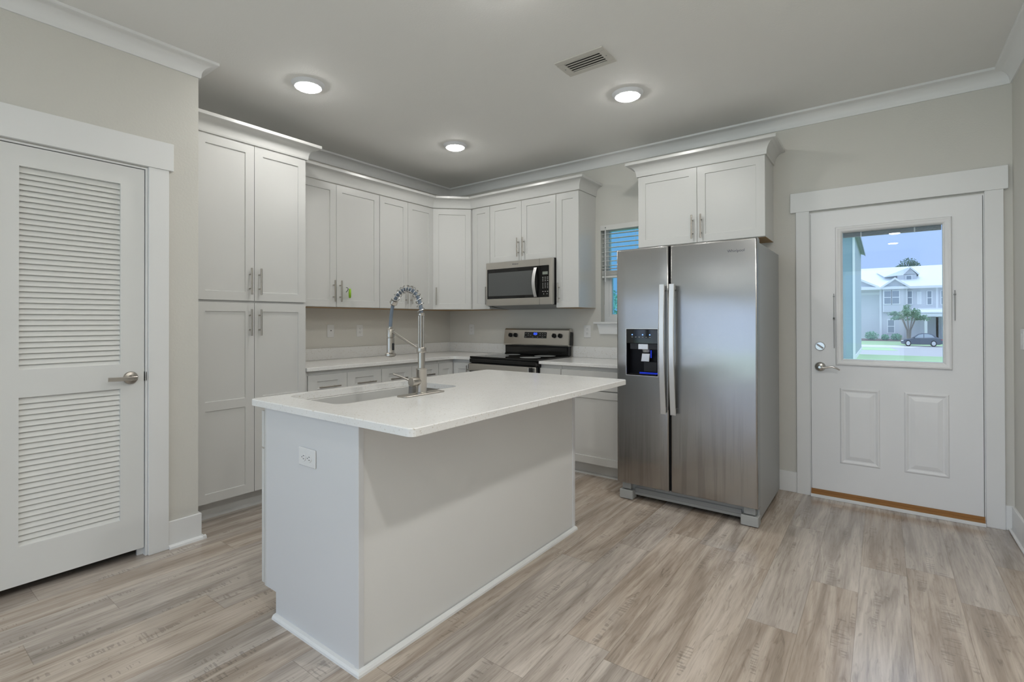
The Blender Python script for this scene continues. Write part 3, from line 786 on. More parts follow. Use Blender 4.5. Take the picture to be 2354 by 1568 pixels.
# ================================================================== GREEN RING
g = MB(); c = Vector((.374, -1.642, 1.492))
N = 28
rg = []
for i in range(N):
    a = 2 * PI * i / N
    ctr = Vector((.036 * math.cos(a) * .80, .036 * math.cos(a) * -.52, .036 * math.sin(a)))
    rad = Vector((math.cos(a) * .80, math.cos(a) * -.52, math.sin(a))).normalized()
    ax = Vector((.55, .83, 0))
    rg.append([g.bm.verts.new(c + ctr + rad * .0055 * math.cos(2 * PI * k / 8) + ax * .0085 * math.sin(2 * PI * k / 8)) for k in range(8)])
for i in range(N):
    A_, B_ = rg[i], rg[(i + 1) % N]
    for k in range(8): g.bm.faces.new((A_[k], A_[(k + 1) % 8], B_[(k + 1) % 8], B_[k]))
gt = thing('key_ring', 'lime green plastic ring hanging on a wall cabinet pull', 'ring', (0, 0, 0))
g.obj('ring', 'green', gt, smooth=True)
MB().tube([(.364, -1.674, 1.540), (.370, -1.663, 1.538), (.372, -1.657, 1.530), (.368, -1.662, 1.512), (.362, -1.672, 1.50)], .0028, 6).obj('strap', 'black', gt, smooth=True)

# ================================================================== OUTLETS
def outlet(name, label, loc, rz, kind='duplex', rot=0.0, group='white outlet plates'):
    t = thing(name, label, 'outlet' if name == 'wall_outlet' else 'wall plate', loc, rz, group)
    M0 = Matrix.Rotation(rot, 4, 'Y')
    mb = MB().box(-.036, .036, -.006, 0, -.058, .058, .003); mb.xform(M0); mb.obj('cover_plate', 'white_plastic', t)
    if kind in ('duplex', 'decora'):
        off = .0195 if kind == 'duplex' else .0175
        for s in (-1, 1):
            if kind == 'duplex': mb = MB().lathe([(.0168, 0), (.0168, .0025), (.0155, .0035), (0, .0035)], (0, -.006, s * off), (0, -1, 0), 20)
            else: mb = MB().box(-.0165, .0165, -.0088, -.006, s * off - .0165, s * off + .0165, .001)
            mb.xform(M0); f = mb.obj('receptacle', 'white_plastic', t, smooth=kind == 'duplex')
            y0 = -.0095 if kind == 'duplex' else -.0088
            for x in (-.006, .006):
                mb = MB().box(x - .0012, x + .0012, y0 - .0005, y0 + .0005, s * off, s * off + .008); mb.xform(M0); mb.obj('slot', 'slot', f)
            mb = MB().cyl((0, y0 + .0004, s * off - .007), (0, y0 - .0005, s * off - .007), .0024, 10); mb.xform(M0); mb.obj('ground_hole', 'slot', f)
    elif kind == 'coax':
        mb = MB().cyl((0, -.006, .003), (0, -.012, .003), .0048, 12); mb.obj('jack', 'slot', t, smooth=True)
    elif kind == 'switch':
        mb = MB().box(-.0165, .0165, -.009, -.006, -.033, .033, .001); mb.obj('rocker', 'white_plastic', t)
    return t
outlet('wall_plate', 'white cable plate with one dark jack above the left counter', (.0005, -1.578, 1.169), PI / 2, 'coax', group='white wall plates')
outlet('wall_outlet', 'white outlet plate between cable plate and faucet, above left counter', (.0005, -1.260, 1.167), PI / 2, 'decora')
outlet('wall_outlet', 'white outlet plate on wall left of the range', (.334, -.0005, 1.163), 0, 'decora')
outlet('wall_outlet', 'white outlet plate between range and window sill', (1.753, -.0005, 1.156), 0, 'duplex')
outlet('wall_plate', 'white switch plate at the right picture edge beside glazed door', (RW - .0005, -.262, 1.145), -PI / 2, 'switch', group='white wall plates')

# ================================================================== RANGE
SX = .8455; SW = .7605
r = thing('range', 'stainless electric range with black glass cooktop', 'stove', (SX, 0, 0))
MB().box(0, SW, -.615, -.03, .03, .905).obj('body', 'black', r)
ck = MB().box(-.001, SW + .001, -.636, -.075, .905, .924, .004, 2).obj('cooktop', 'black_gloss', r)
for x, y, rr in ((.19, -.46, .115), (.57, -.46, .095), (.19, -.21, .08), (.57, -.21, .10)):
    MB().lathe([(rr - .0016, 0), (rr, 0), (rr, .0003), (rr - .0016, .0003)], (x, y, .9242), n=40).obj('burner_marking', 'grey_plastic', ck)
MB().box(0.004, SW - .004, -.648, -.616, .868, .903, .004).obj('front_trim', 'black_gloss', r)
# oven door with bar handle
MB().box(.004, SW - .004, -.650, -.616, .245, .862, .004).obj('oven_door', 'black_gloss', r)
hb = MB().box(.002, SW - .002, -.664, -.650, .790, .857, .004).obj('door_top_band', 'steel_h', r)
MB().box(.045, SW - .045, -.708, -.690, .805, .862, .006, 2).obj('oven_handle', 'steel_h', r)
for x0 in (.032, SW - .075):
    MB().box(x0, x0 + .043, -.700, -.664, .812, .855, .004).obj('handle_bracket', 'black', r)
MB().box(SW - .008, SW + .005, -.66, -.616, .866, .888, .003).obj('hinge_cover', 'black', r)
MB().box(.004, SW - .004, -.648, -.616, .06, .238, .004).obj('storage_drawer', 'steel_h', r)
for x0 in (.03, SW - .07): MB().box(x0, x0 + .04, -.58, -.54, 0, .03).obj('foot', 'black', r)
# backguard: black riser + stainless console
MB().box(.010, SW - .010, -.085, -.030, .9242, 1.022, .004).obj('riser', 'black', r)
MB().box(.016, SW - .016, -.092, -.086, .936, 1.002, .003).box(.012, SW - .012, -.098, -.076, .9245, .932, .003).obj('riser_panel', 'black_gloss', r)
mb = MB().prism([(-.105, 1.024), (-.100, 1.012), (-.020, 1.012), (-.012, 1.150), (-.020, 1.178), (-.058, 1.184), (-.074, 1.176), (-.082, 1.165)], 'x', .003, SW - .003, .0025)
cons = mb.obj('console', 'steel_h', r)
MB().prism([(-.072, 1.02), (-.020, 1.02), (-.014, 1.145), (-.056, 1.150)], 'x', SW - .0028, SW + .004).obj('console_end', 'black', r)
nrm = Vector((0, -.141, .023)).normalized()      # console face normal (leans back)
def cface(z): return -.105 + (z - 1.024) * (.023 / .141)
for x in (.088, .150, SW - .158, SW - .092):
    z = 1.112
    base = Vector((x, cface(z) - .0005, z)); ax = (0, -.985, .16)
    k = MB().lathe([(.022, 0), (.022, .010), (.0185, .022), (.017, .024), (0, .024)], base, ax, 22).obj('knob', 'black', r, smooth=True)
    tt = MB().box(-.0045, .0045, -.014, 0, -.019, .019, .002); tt.xform(Matrix.Translation(base + Vector(ax) * .022) @ Matrix.Rotation(math.radians(-9.3), 4, 'X') @ Matrix.Rotation(math.radians(8), 4, 'Y'))
    tt.obj('grip', 'black_gloss', k)
DM = Matrix.Translation((.385, cface(1.116) - .0008, 1.116)) @ Matrix.Rotation(math.radians(-9.3), 4, 'X')
mb = MB().box(-.130, .130, -.0015, .001, -.030, .030, .0007); mb.xform(DM); disp = mb.obj('control_display', 'black_gloss', r)
mb = MB()
for i in range(9):
    for j in range(3):
        if 3 <= i <= 5 and j == 2: continue
        if random.random() < .25: continue
        xx = -.112 + i * .028
        mb.box(xx - .006, xx + .006, -.0021, -.0016, -.020 + j * .018 - .0022, -.020 + j * .018 + .0022)
mb.xform(DM); mb.obj('key_marks', 'key', disp)
# clock: two seven-segment blue glyphs
mb = MB()
for gx in (-.012, .010):
    for s in (-1, 0, 1): mb.box(gx - .007, gx + .007, -.0024, -.0017, .013 + s * .0085 - .0012, .013 + s * .0085 + .0012)
    for sx in (-.0075, .0065):
        for s in (0, 1): mb.box(gx + sx, gx + sx + .0022, -.0024, -.0017, .0055 + s * .0085 - .001, .0055 + s * .0085 + .007)
mb.xform(DM); mb.obj('clock_digits', 'clock', disp)

# ================================================================== MICROWAVE
mw = thing('microwave', 'stainless over the range microwave with curved handle', 'microwave', (.8485, 0, 0))
W_ = .757
MB().box(0.002, W_ - .002, -.355, -.002, 1.402, 1.8245).obj('case', 'black', mw)
MB().prism([(-.375, 1.410), (-.03, 1.372), (-.03, 1.4015), (-.375, 1.4015)], 'x', .012, W_ - .012).obj('underside', 'grey_plastic', mw)
yf = -.392
mb = MB().wall('y', yf, .036, 0, W_, 1.405, 1.823, [(.018, .722, 1.472, 1.757)])
bmesh.ops.bevel(mb.bm, geom=[ed for ed in mb.bm.edges if ed.is_manifold and ed.calc_face_angle(0) > 1 and min(v_.co.y for v_ in ed.verts) < yf + .001], offset=.003, segments=2, affect='EDGES')
fr = mb.obj('front_frame', 'steel_h', mw)
MB().box(.016, .623, yf + .002, yf + .02, 1.470, 1.759).obj('door_glass', 'black_gloss', mw)
MB().box(.030, .560, yf + .0008, yf + .0022, 1.497, 1.722, .0004).obj('window_mesh', 'mesh_glass', mw)
cp = MB().box(.6245, .7235, yf + .001, yf + .02, 1.4705, 1.7585).obj('control_panel', 'black_gloss', mw)
MB().box(.6225, .6243, yf - .0006, yf + .02, 1.405, 1.823).obj('door_seam', 'black_matte', mw)
MB().box(.656, .712, yf, yf + .002, 1.676, 1.702).obj('lcd', 'lcd', cp)
mb = MB()
for i in range(3):
    for j, z in enumerate((1.650, 1.634, 1.618, 1.596, 1.582, 1.568, 1.555, 1.522)):
        w2 = .0062 if j < 3 or j == 7 else .0042
        xx = .660 + i * .0245
        mb.box(xx - w2, xx + w2, yf + .0002, yf + .0012, z - .0032, z + .0032)
for xx in (.668, .704): mb.box(xx - .004, xx + .004, yf + .0002, yf + .0012, 1.496, 1.504)
mb.obj('keypad', 'key', cp)
pts = [(.575 + .010 * math.cos(a * 0), yf - .004 - .042 * math.sin(PI * (i + .6) / 13.2), 1.476 + i * (1.742 - 1.476) / 12) for i, a in enumerate(range(13))]
MB().strap(pts, (1, 0, 0), .030, .010).obj('handle', 'steel_bar', mw, smooth=True, ang=50)
for z in (1.484, 1.734): MB().box(.566, .586, yf - .008, yf + .003, z - .008, z + .008).obj('handle_mount', 'black', mw)
text('Whirlpool', 'logo', 'ink', mw, .017, front_mw(.353, yf - .0006, 1.793))

# ================================================================== REFRIGERATOR
fx = 2.456; FY = -.924; FW = .893
f = thing('refrigerator', 'stainless side by side refrigerator with water dispenser', 'refrigerator', (fx, 0, 0))
MB().box(.006, FW - .006, -.845, -.09, .028, 1.735, .006, 2).obj('case', 'case', f)
MB().box(.012, FW - .012, -.853, -.845, .13, 1.73).obj('gasket', 'black', f)
DTH = .070
def fridge_door(x0, x1, hole=None):
    z0, z1 = .122, 1.752
    mb = MB().wall('y', FY, DTH, x0, x1, z0, z1, [hole] if hole else [])
    bm = mb.bm
    ee = []
    for ed in bm.edges:
        a, b = ed.verts
        mid = (a.co + b.co) / 2
        on_out = (abs(mid.x - x0) < 1e-5 or abs(mid.x - x1) < 1e-5 or abs(mid.z - z0) < 1e-5 or abs(mid.z - z1) < 1e-5)
        if on_out and abs(a.co.y - FY) < 1e-5 and abs(b.co.y - FY) < 1e-5: ee.append(ed)
    bmesh.ops.bevel(bm, geom=ee, offset=.011, segments=4, affect='EDGES', profile=.5)
    return mb
HZ = (.072, .292, .880, 1.196)
ld = fridge_door(0, .3645, HZ).obj('freezer_door', 'steel', f, smooth=True, ang=50)
rd = fridge_door(.3775, FW).obj('fridge_door', 'steel', f, smooth=True, ang=50)
MB().box(.3646, .3774, FY + .03, FY + DTH, .122, 1.75).obj('door_gap', 'black_matte', f)
# side liners of the doors seen at the right edge
MB().box(FW - .0005, FW + .0012, FY + .014, FY + DTH, .13, 1.744).obj('door_edge', 'grey_plastic', rd)
# handles: bowed flat bars
def fhandle(xc, parent):
    pts = []
    for i in range(15):
        u = i / 14
        z = .638 + u * (1.492 - .638)
        y = FY - .026 - .030 * math.sin(PI * (.06 + .88 * u)) - .018 * u
        pts.append((xc - .004 + .008 * 0, y, z))
    h = MB().strap(pts, (1, 0, 0), .036, .013).obj('handle', 'steel_bar', parent, smooth=True, ang=50)
    for z, dy in ((.660, -.030), (1.470, -.046)): MB().box(xc - .014, xc + .006, FY + dy, FY + .001, z - .016, z + .016, .003).obj('handle_mount', 'grey_plastic', h)
fhandle(.3645 - .0215, ld); fhandle(.3775 + .0295, rd)
text('Whirlpool', 'logo', 'ink', rd, .0235, front_mw(.777, FY - .0006, 1.681))
# dispenser
x0, x1, z0, z1 = HZ
ds = MB().wall('y', FY + .062, .012, x0 - .004, x1 + .004, z0 - .004, z1 + .004, [])
ds.box(x0 - .004, x0 + .002, FY + .003, FY + .062, z0, z1).box(x1 - .002, x1 + .004, FY + .003, FY + .062, z0, z1).box(x0, x1, FY + .003, FY + .062, z0 - .004, z0 + .003)
dp = ds.obj('dispenser', 'cavity', f)
rim = ring_frame(x0 - .005, x1 + .005, z0 - .005, z1 + .005, [(0, FY - .0002), (.001, FY - .0025), (.004, FY - .0025), (.006, FY + .002), (.006, FY + .012)]).obj('rim', 'steel_bar', dp)
MB().box(x0 + .001, x1 - .001, FY + .0005, FY + .055, 1.098, z1 - .001, .002).obj('control_panel', 'black_gloss', dp)
mb = MB()
for i in range(6): mb.box(.109 + i * .0248, .109 + i * .0248 + .010, FY - .0004, FY + .0008, 1.140, 1.1435)
mb.obj('key_marks', 'key', dp)
for x in (.114, .188, .238): MB().cyl((x, FY + .0008, 1.158), (x, FY - .0008, 1.158), .0042, 10).obj('indicator_lamp', 'blue_led', dp)
MB().box(x0 + .018, x1 - .006, FY + .022, FY + .05, 1.058, 1.097).obj('nozzle_housing', 'black', dp)
MB().box(.150, .222, FY + .012, FY + .030, 1.056, 1.0965, .003).obj('nozzle_cover', 'steel_bar', dp)
MB().lathe([(.027, 0), (.024, -.012), (.024, -.018)], (.200, FY + .036, 1.056), n=18).obj('spout', 'grey_plastic', dp, smooth=True)
MB().prism([(.176, 1.030), (.232, 1.030), (.226, .974), (.168, .974)], 'y', FY + .018, FY + .026, .002).obj('paddle', 'steel_bar', dp)
MB().prism([(.178, .972), (.272, .972), (.272, .902), (.178, .902)], 'y', FY + .044, FY + .052, .002).obj('lower_paddle', 'black', dp)
MB().box(x0 + .01, x1 - .01, FY + .008, FY + .058, z0 + .003, z0 + .010, .002).obj('drip_tray', 'black_gloss', dp)
MB().box(.145, .278, FY + .050, FY + .056, z0 + .011, z0 + .017).obj('night_lamp', 'blue_glow', dp)
MB().box(.236, .240, FY + .020, FY + .03, 1.00, 1.052).obj('night_lamp', 'blue_glow', dp)
# toe grille and feet
gr = MB().box(.10, .79, FY + .072, FY + .088, .050, .082, .003).box(.10, .79, FY + .088, FY + .10, .030, .118).obj('toe_grille', 'grey_plastic', f)
mb = MB()
for i in range(6): mb.box(.39 + i * .066, .39 + i * .066 + .060, FY + .080, FY + .0875, .086, .096).box(.39 + i * .066, .39 + i * .066 + .060, FY + .080, FY + .0875, .101, .110)
mb.box(.105, .20, FY + .080, FY + .0875, .086, .089).box(.105, .20, FY + .080, FY + .0875, .092, .094)
mb.obj('slot', 'black_matte', gr)
MB().box(.115, .245, FY + .074, FY + .0875, .088, .116, .002).obj('filter_cover', 'grey_plastic', gr)
for a, b_ in ((.004, .100), (.790, FW - .004)):
    MB().box(a, b_, FY + .030, FY + .105, .004, .066, .004).obj('foot_cover', mat('light_grey_plastic', rgb(.40, .41, .40), .4) if 'light_grey_plastic' not in bpy.data.materials else bpy.data.materials['light_grey_plastic'], f)
    MB().box(a + .016, b_ - .018, FY + .046, FY + .10, .070, .116, .002).obj('hinge_cover', bpy.data.materials['light_grey_plastic'], f)
    for y in (FY + .15, -.15): MB().cyl(((a + b_) / 2, y, 0), ((a + b_) / 2, y, .03), .014, 12).obj('leveling_foot', 'black', f)
for x in (.03, FW - .075): MB().box(x, x + .045, FY + .072, FY + .150, 1.736, 1.752, .004).obj('top_hinge', 'grey_plastic', f)

# ================================================================== ISLAND
IX0, IX1, IY0, IY1 = 1.790, 2.462, -3.134, -1.560
isl = thing('kitchen_island', 'white kitchen island cabinet with plain back panel facing the room', 'island', (0, 0, 0))
# body with the front (cabinet side) toward -x
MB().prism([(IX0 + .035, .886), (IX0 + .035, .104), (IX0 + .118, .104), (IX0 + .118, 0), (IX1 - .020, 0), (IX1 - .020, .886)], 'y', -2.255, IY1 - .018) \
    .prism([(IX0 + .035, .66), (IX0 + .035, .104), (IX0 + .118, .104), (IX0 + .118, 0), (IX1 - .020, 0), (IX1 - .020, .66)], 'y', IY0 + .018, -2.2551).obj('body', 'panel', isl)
endp = [(IX0 + .032, .886), (IX0 + .032, .106), (IX0 + .112, .106), (IX0 + .112, 0), (IX1 - .012, 0), (IX1 - .012, .886)]
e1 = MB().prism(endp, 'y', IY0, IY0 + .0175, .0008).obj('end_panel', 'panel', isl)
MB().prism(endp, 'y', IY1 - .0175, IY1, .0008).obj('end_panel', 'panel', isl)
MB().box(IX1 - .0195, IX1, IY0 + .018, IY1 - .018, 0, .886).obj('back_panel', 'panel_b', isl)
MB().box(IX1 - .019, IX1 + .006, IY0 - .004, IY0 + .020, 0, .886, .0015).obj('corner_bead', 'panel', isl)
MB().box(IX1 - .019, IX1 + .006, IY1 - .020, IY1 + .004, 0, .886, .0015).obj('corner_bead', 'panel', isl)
mb = MB().box(IX0 + .016, IX0 + .032, IY0 + .001, IY1 - .001, .104, .886, .0015)
mb.obj('face_frame', 'cab', isl)
# drawer and door fronts on the working side
xs = [(.006, .44), (.443, 1.135), (1.138, 1.574)]
for a, b_ in xs:
    for z0, z1, nm in ((.705, .862, 'drawer'), (.116, .697, 'door')):
        mb = shaker(a, b_, z0, z1, -.020, th=.0195); mb.xform(Matrix.Translation((IX0 + .0155, IY1, 0)) @ Matrix.Rotation(-PI / 2, 4, 'Z'))
        mb.obj(nm, 'cab', isl)
q = lambda s: [(0, 0), (s, 0), (s * .92, s * .45), (s * .6, s * .82), (0, s * .95)]
mb = MB().sweep([(IX0 + .112, IY0), (IX1 + .006, IY0 - .0001), (IX1 + .006, IY1)], [(0, 0), (.019, 0), (.018, .009), (.012, .016), (0, .019)])
mb.obj('shoe_molding', 'trim', isl, smooth=True, ang=20)
MB().box(IX0 + .112, IX0 + .117, IY0 + .018, IY1 - .018, 0, .104).obj('toe_kick', 'cab', isl)
outlet('wall_outlet', 'white outlet plate mounted sideways on end of the island', (2.144, IY0 - .0005, .716), 0, 'duplex', rot=PI / 2)
# counter with sink cut-out
TX0, TX1, TY0, TY1 = 1.740, 2.772, -3.166, -1.488
HX0, HX1, HY0, HY1 = 1.800, 2.196, -3.030, -2.290
def rrect(x0, x1, y0, y1, r, n=6):
    o = []
    for cx, cy, a0 in ((x1 - r, y1 - r, 0), (x0 + r, y1 - r, PI / 2), (x0 + r, y0 + r, PI), (x1 - r, y0 + r, 3 * PI / 2)):
        for i in range(n + 1):
            a = a0 + PI / 2 * i / n; o.append((cx + r * math.cos(a), cy + r * math.sin(a)))
    return o
ct = thing('island_countertop', 'white quartz slab overhanging the kitchen island', 'countertop', (0, 0, 0))
bm = bmesh.new()
outr = rrect(TX0, TX1, TY0, TY1, .026); inn = rrect(HX0, HX1, HY0, HY1, .055)
def loop(pts, z): 
    v = [bm.verts.new((*p, z)) for p in pts]
    return v, [bm.edges.new((v[i], v[(i + 1) % len(v)])) for i in range(len(v))]
ZT, ZB, BV = .914, .8865, .003
o_top, eo = loop([(p[0], p[1]) for p in rrect(TX0 + BV, TX1 - BV, TY0 + BV, TY1 - BV, .024)], ZT); i_top, ei = loop(inn, ZT)
bmesh.ops.triangle_fill(bm, use_beauty=True, use_dissolve=False, edges=eo + ei)
o_mid, _ = loop(outr, ZT - BV); o_bot, eo2 = loop(outr, ZB); i_bot, ei2 = loop(inn, ZB)
bmesh.ops.triangle_fill(bm, use_beauty=True, use_dissolve=False, edges=eo2 + ei2)
for A_, B_ in ((o_top, o_mid), (o_mid, o_bot), (i_top, i_bot)):
    for i in range(len(A_)): bm.faces.new((A_[i], A_[(i + 1) % len(A_)], B_[(i + 1) % len(A_)], B_[i]))
mb = MB(); mb.bm.free(); mb.bm = bm
mb.obj('slab', 'quartz', ct)
# sink
sk = thing('sink', 'undermount stainless sink bowl set in the island countertop', 'sink', (0, 0, 0))
mb = MB(); bm = mb.bm
levels = [(-.012, .8863, .055), (.004, .8863, .05), (.004, .880, .05), (.010, .72, .05), (.022, .69, .05), (.045, .682, .045)]
rings = []
for ins, z, rr in levels: rings.append([bm.verts.new((*p, z)) for p in rrect(HX0 + ins, HX1 - ins, HY0 + ins, HY1 - ins, rr)])
for A_, B_ in zip(rings, rings[1:]):
    for i in range(len(A_)): bm.faces.new((A_[i], A_[(i + 1) % len(A_)], B_[(i + 1) % len(A_)], B_[i]))
bm.faces.new(rings[-1])
mb.obj('bowl', 'steel_sink', sk, smooth=True, ang=50)
MB().lathe([(.045, 0), (.043, .004), (.034, .004), (.030, .001), (0, .001)], (2.0, -2.66, .682), n=24).obj('drain', 'chrome', sk, smooth=True)

# ================================================================== FAUCET
fa = thing('faucet', 'tall spring pull down kitchen faucet on the island sink', 'faucet', (2.250, -2.620, .914))
MB().prism(rrect(-.031, .031, -.128, .128, .012), 'z', 0, .006, .0015).obj('deck_plate', 'nickel', fa)
MB().lathe([(.027, .006), (.027, .010), (.0245, .012), (.0245, .112), (.0255, .114), (.0255, .120), (.019, .122)], n=28).obj('base', 'nickel', fa, smooth=True)
MB().lathe([(.0165, .121), (.0165, .198)], n=24).obj('lower_post', 'nickel', fa, smooth=True)
MB().lathe([(.0215, .194), (.0225, .196), (.0225, .216), (.0215, .218)], n=26).obj('collar', 'nickel', fa, smooth=True)
mb = MB()
for k in range(5):
    a = 2 * PI * k / 5 + .35
    mb.cyl((.0105 * math.cos(a), .0105 * math.sin(a), .216), (.0105 * math.cos(a), .0105 * math.sin(a), .368), .0050, 12)
mb.cyl((0, 0, .216), (0, 0, .366), .0085, 16)
mb.obj('post', 'nickel', fa, smooth=True)
MB().lathe([(.015, .364), (.0165, .366), (.0165, .374), (.012, .378)], n=20).obj('post_cap', 'nickel', fa, smooth=True)
# hose arc: from the post top over to the ring above the spray head
def bez(p0, p1, p2, p3, n):
    o = []
    for i in range(n + 1):
        t_ = i / n; o.append(((1 - t_) ** 3) * Vector(p0) + 3 * t_ * (1 - t_) ** 2 * Vector(p1) + 3 * t_ * t_ * (1 - t_) * Vector(p2) + t_ ** 3 * Vector(p3))
    return o
arc = bez((0, 0, .372), (-.003, 0, .492), (-.118, 0, .540), (-.190, 0, .432), 40)
hs = arc + bez(arc[-1], (-.206, 0, .405), (-.214, 0, .36), (-.216, 0, .300), 14)[1:]
MB().tube(hs, .0085, 12).obj('hose', 'hose', fa, smooth=True)
# coil spring along the arc
sp_ = []
L = len(arc) - 1; turns = 13; steps = turns * 14
for i in range(steps + 1):
    u = i / steps; k = u * L; j = min(int(k), L - 1); p = arc[j].lerp(arc[j + 1], k - j)
    d = (arc[j + 1] - arc[j]).normalized(); s1 = Vector((0, 1, 0)); s2 = d.cross(s1).normalized()
    a = 2 * PI * turns * u
    sp_.append(p + (s1 * math.cos(a) + s2 * math.sin(a)) * .0168)
MB().tube(sp_, .0024, 6).obj('spring', 'chrome', fa, smooth=True)
p, d = arc[-1], (arc[-1] - arc[-3]).normalized()
MB().lathe([(.012, -.012), (.018, -.010), (.019, .008), (.013, .016)], p, d, 20).obj('spring_ring', 'nickel', fa, smooth=True)
hx_ = -.216
MB().lathe([(0, .312), (.0105, .312), (.0105, .304), (.0175, .300), (.0185, .298), (.0185, .262), (.0165, .260), (.0165, .258), (.0185, .256), (.0185, .190), (.0195, .186), (.027, .180), (.027, .170), (.020, .166), (.012, .164), (0, .164)][::-1], (hx_, 0, 0), n=26).obj('spray_head', 'nickel', fa, smooth=True)
MB().box(hx_ + .0165, hx_ + .0235, -.006, .006, .198, .232, .002).obj('spray_button', 'black', fa)
MB().tube([(-.018, 0, .208), (hx_ + .017, 0, .286)], .0052, 12).obj('support_arm', 'nickel', fa, smooth=True)
MB().cyl((0, 0, .062), (0, -.062, .062), .0175, 22).lathe([(.0195, 0), (.021, .002), (.021, .024), (.0195, .026), (0, .026)], (0, -.040, .062), (0, -1, 0), 26).obj('valve', 'nickel', fa, smooth=True)
MB().tube([(-.012, -.054, .066), (-.070, -.056, .079), (-.128, -.058, .090)], .0042, 10, [.0048, .0042, .0046]).obj('lever', 'nickel', fa, smooth=True)

# ================================================================== OUTSIDE
GZ = -.35
def omat(name, c, r=.7, **k): return mat(name, c, r, **k)
M['grass'] = omat('hazed_grass', rgb(.42, .60, .34), .9, vary=(1.5, .12), bump=(60, .3, .02))  # light green with the outdoor haze put into the colour
M['asphalt'] = omat('pale_asphalt', rgb(.46, .46, .47), .8, vary=(4, .06))
M['concrete'] = omat('pale_concrete', rgb(.68, .68, .67), .8, vary=(4, .04))
M['siding'] = omat('hazed_siding', rgb(.74, .75, .77), .6)  # house wall colour made pale to stand for outdoor haze
M['siding_b'] = omat('hazed_lap_siding', rgb(.68, .69, .72), .6)  # also paled for the haze over the house
M['siding_c'] = omat('blue_grey_siding', rgb(.29, .40, .46), .6, vary=(1.5, .10))
M['siding_d'] = omat('pale_grey_siding', rgb(.40, .45, .50), .6, vary=(1.5, .06))
M['otrim'] = omat('white_exterior_trim', rgb(.84, .85, .85), .5)
M['roof'] = omat('hazed_shingle_roof', rgb(.80, .84, .85), .8, vary=(6, .05))  # near-white shingles: haze put into the roof colour
M['opane'] = omat('house_window_pane', rgb(.30, .34, .38), .15)
M['leaf'] = omat('pale_green_leaf', rgb(.20, .34, .22), .7, vary=(2, .25))
M['leaf_d'] = omat('dark_green_leaf', rgb(.13, .21, .16), .8, vary=(.6, .25))
M['leaf_w'] = omat('soft_green_leaf', rgb(.20, .42, .26), .7, vary=(3, .3))
M['leaf_p'] = omat('hazed_leaf', rgb(.48, .70, .56), .7, vary=(3, .25))  # leaf colour whitened to stand for haze beyond the small window
M['bark'] = omat('pale_bark', rgb(.34, .30, .27), .9)
M['mulch'] = omat('brown_mulch', rgb(.25, .19, .16), .9, vary=(9, .3))
# lap siding lines as a surface pattern
for k_ in ('siding', 'siding_b', 'siding_c', 'siding_d'):
    m = M[k_]; n = m.node_tree.nodes; l = m.node_tree.links
    ge = n.new('ShaderNodeNewGeometry'); sx = n.new('ShaderNodeSeparateXYZ'); l.new(ge.outputs['Position'], sx.inputs[0])
    a1 = n.new('ShaderNodeMath'); a1.operation = 'DIVIDE'; l.new(sx.outputs['Z'], a1.inputs[0]); a1.inputs[1].default_value = .16
    a2 = n.new('ShaderNodeMath'); a2.operation = 'FRACT'; l.new(a1.outputs[0], a2.inputs[0])
    bp = n.new('ShaderNodeBump'); bp.inputs['Strength'].default_value = .6; bp.inputs['Distance'].default_value = .02
    l.new(a2.outputs[0], bp.inputs['Height']); l.new(bp.outputs[0], n['Principled BSDF'].inputs['Normal'])
PROFILE = [(.16, -.35), (25.5, -.35), (45, -1.80), (77, -1.85), (83, -1.31), (160, -1.31)]     # the ground dips to the street and rises to the townhouse
def gz(y):
    for (a, za), (b, zb) in zip(PROFILE, PROFILE[1:]):
        if y <= b: return za + (zb - za) * (y - a) / (b - a)
    return PROFILE[-1][1]
def ground(y0, y1, xa, xb, lift, name, m, label, cat):
    """strip of ground between y0 and y1; xa/xb = (x at y0, x at y1) of its two sides"""
    ys = sorted({y0, y1, *[p[0] for p in PROFILE if y0 < p[0] < y1]})
    mb = MB(); v = []; f = []
    for y in ys:
        t = (y - y0) / (y1 - y0); l_ = xa[0] + (xa[1] - xa[0]) * t; r__ = xb[0] + (xb[1] - xb[0]) * t
        z = gz(y) + lift
        v += [(l_, y, z), (r__, y, z), (l_, y, z - .1), (r__, y, z - .1)]
    for k in range(len(ys) - 1):
        o = k * 4
        f += [(o, o + 1, o + 5, o + 4), (o + 2, o + 6, o + 7, o + 3), (o, o + 4, o + 6, o + 2), (o + 1, o + 3, o + 7, o + 5)]
    f += [(0, 2, 3, 1), (len(v) - 4, len(v) - 3, len(v) - 1, len(v) - 2)]
    structure(mb.add(v, f), name, m, label, cat)
ground(.16, 160, (-60, -120), (70, 140), 0, 'lawn', 'grass', 'green lawn outside the glazed door', 'lawn')
structure(MB().box(-60, 70, -40, YF - .2, GZ - .2, GZ), 'back_lawn', 'grass', 'green lawn behind the living room', 'lawn')
ground(46, 76.5, (-60, -60), (70, 70), .006, 'street', 'asphalt', 'pale street where the dark car is parked', 'street')
ground(61.5, 68.5, (-20, -20), (5.2, 4.6), .020, 'verge', 'grass', 'strip of grass island in the pale street', 'grass')
ground(70, 76.5, (-20, -20), (6.5, 8.5), .014, 'driveway', 'concrete', 'pale concrete drive before the white townhouse', 'driveway')
ground(81.0, 84.2, (-.9, -.9), (7.2, 7.2), .05, 'planting_bed', 'mulch', 'brown mulch bed along the townhouse wall', 'planting bed')
structure(MB().box(3.0, 5.0, .16, 1.6, GZ, -.02), 'door_step', 'concrete', 'concrete landing outside the glazed door', 'step')

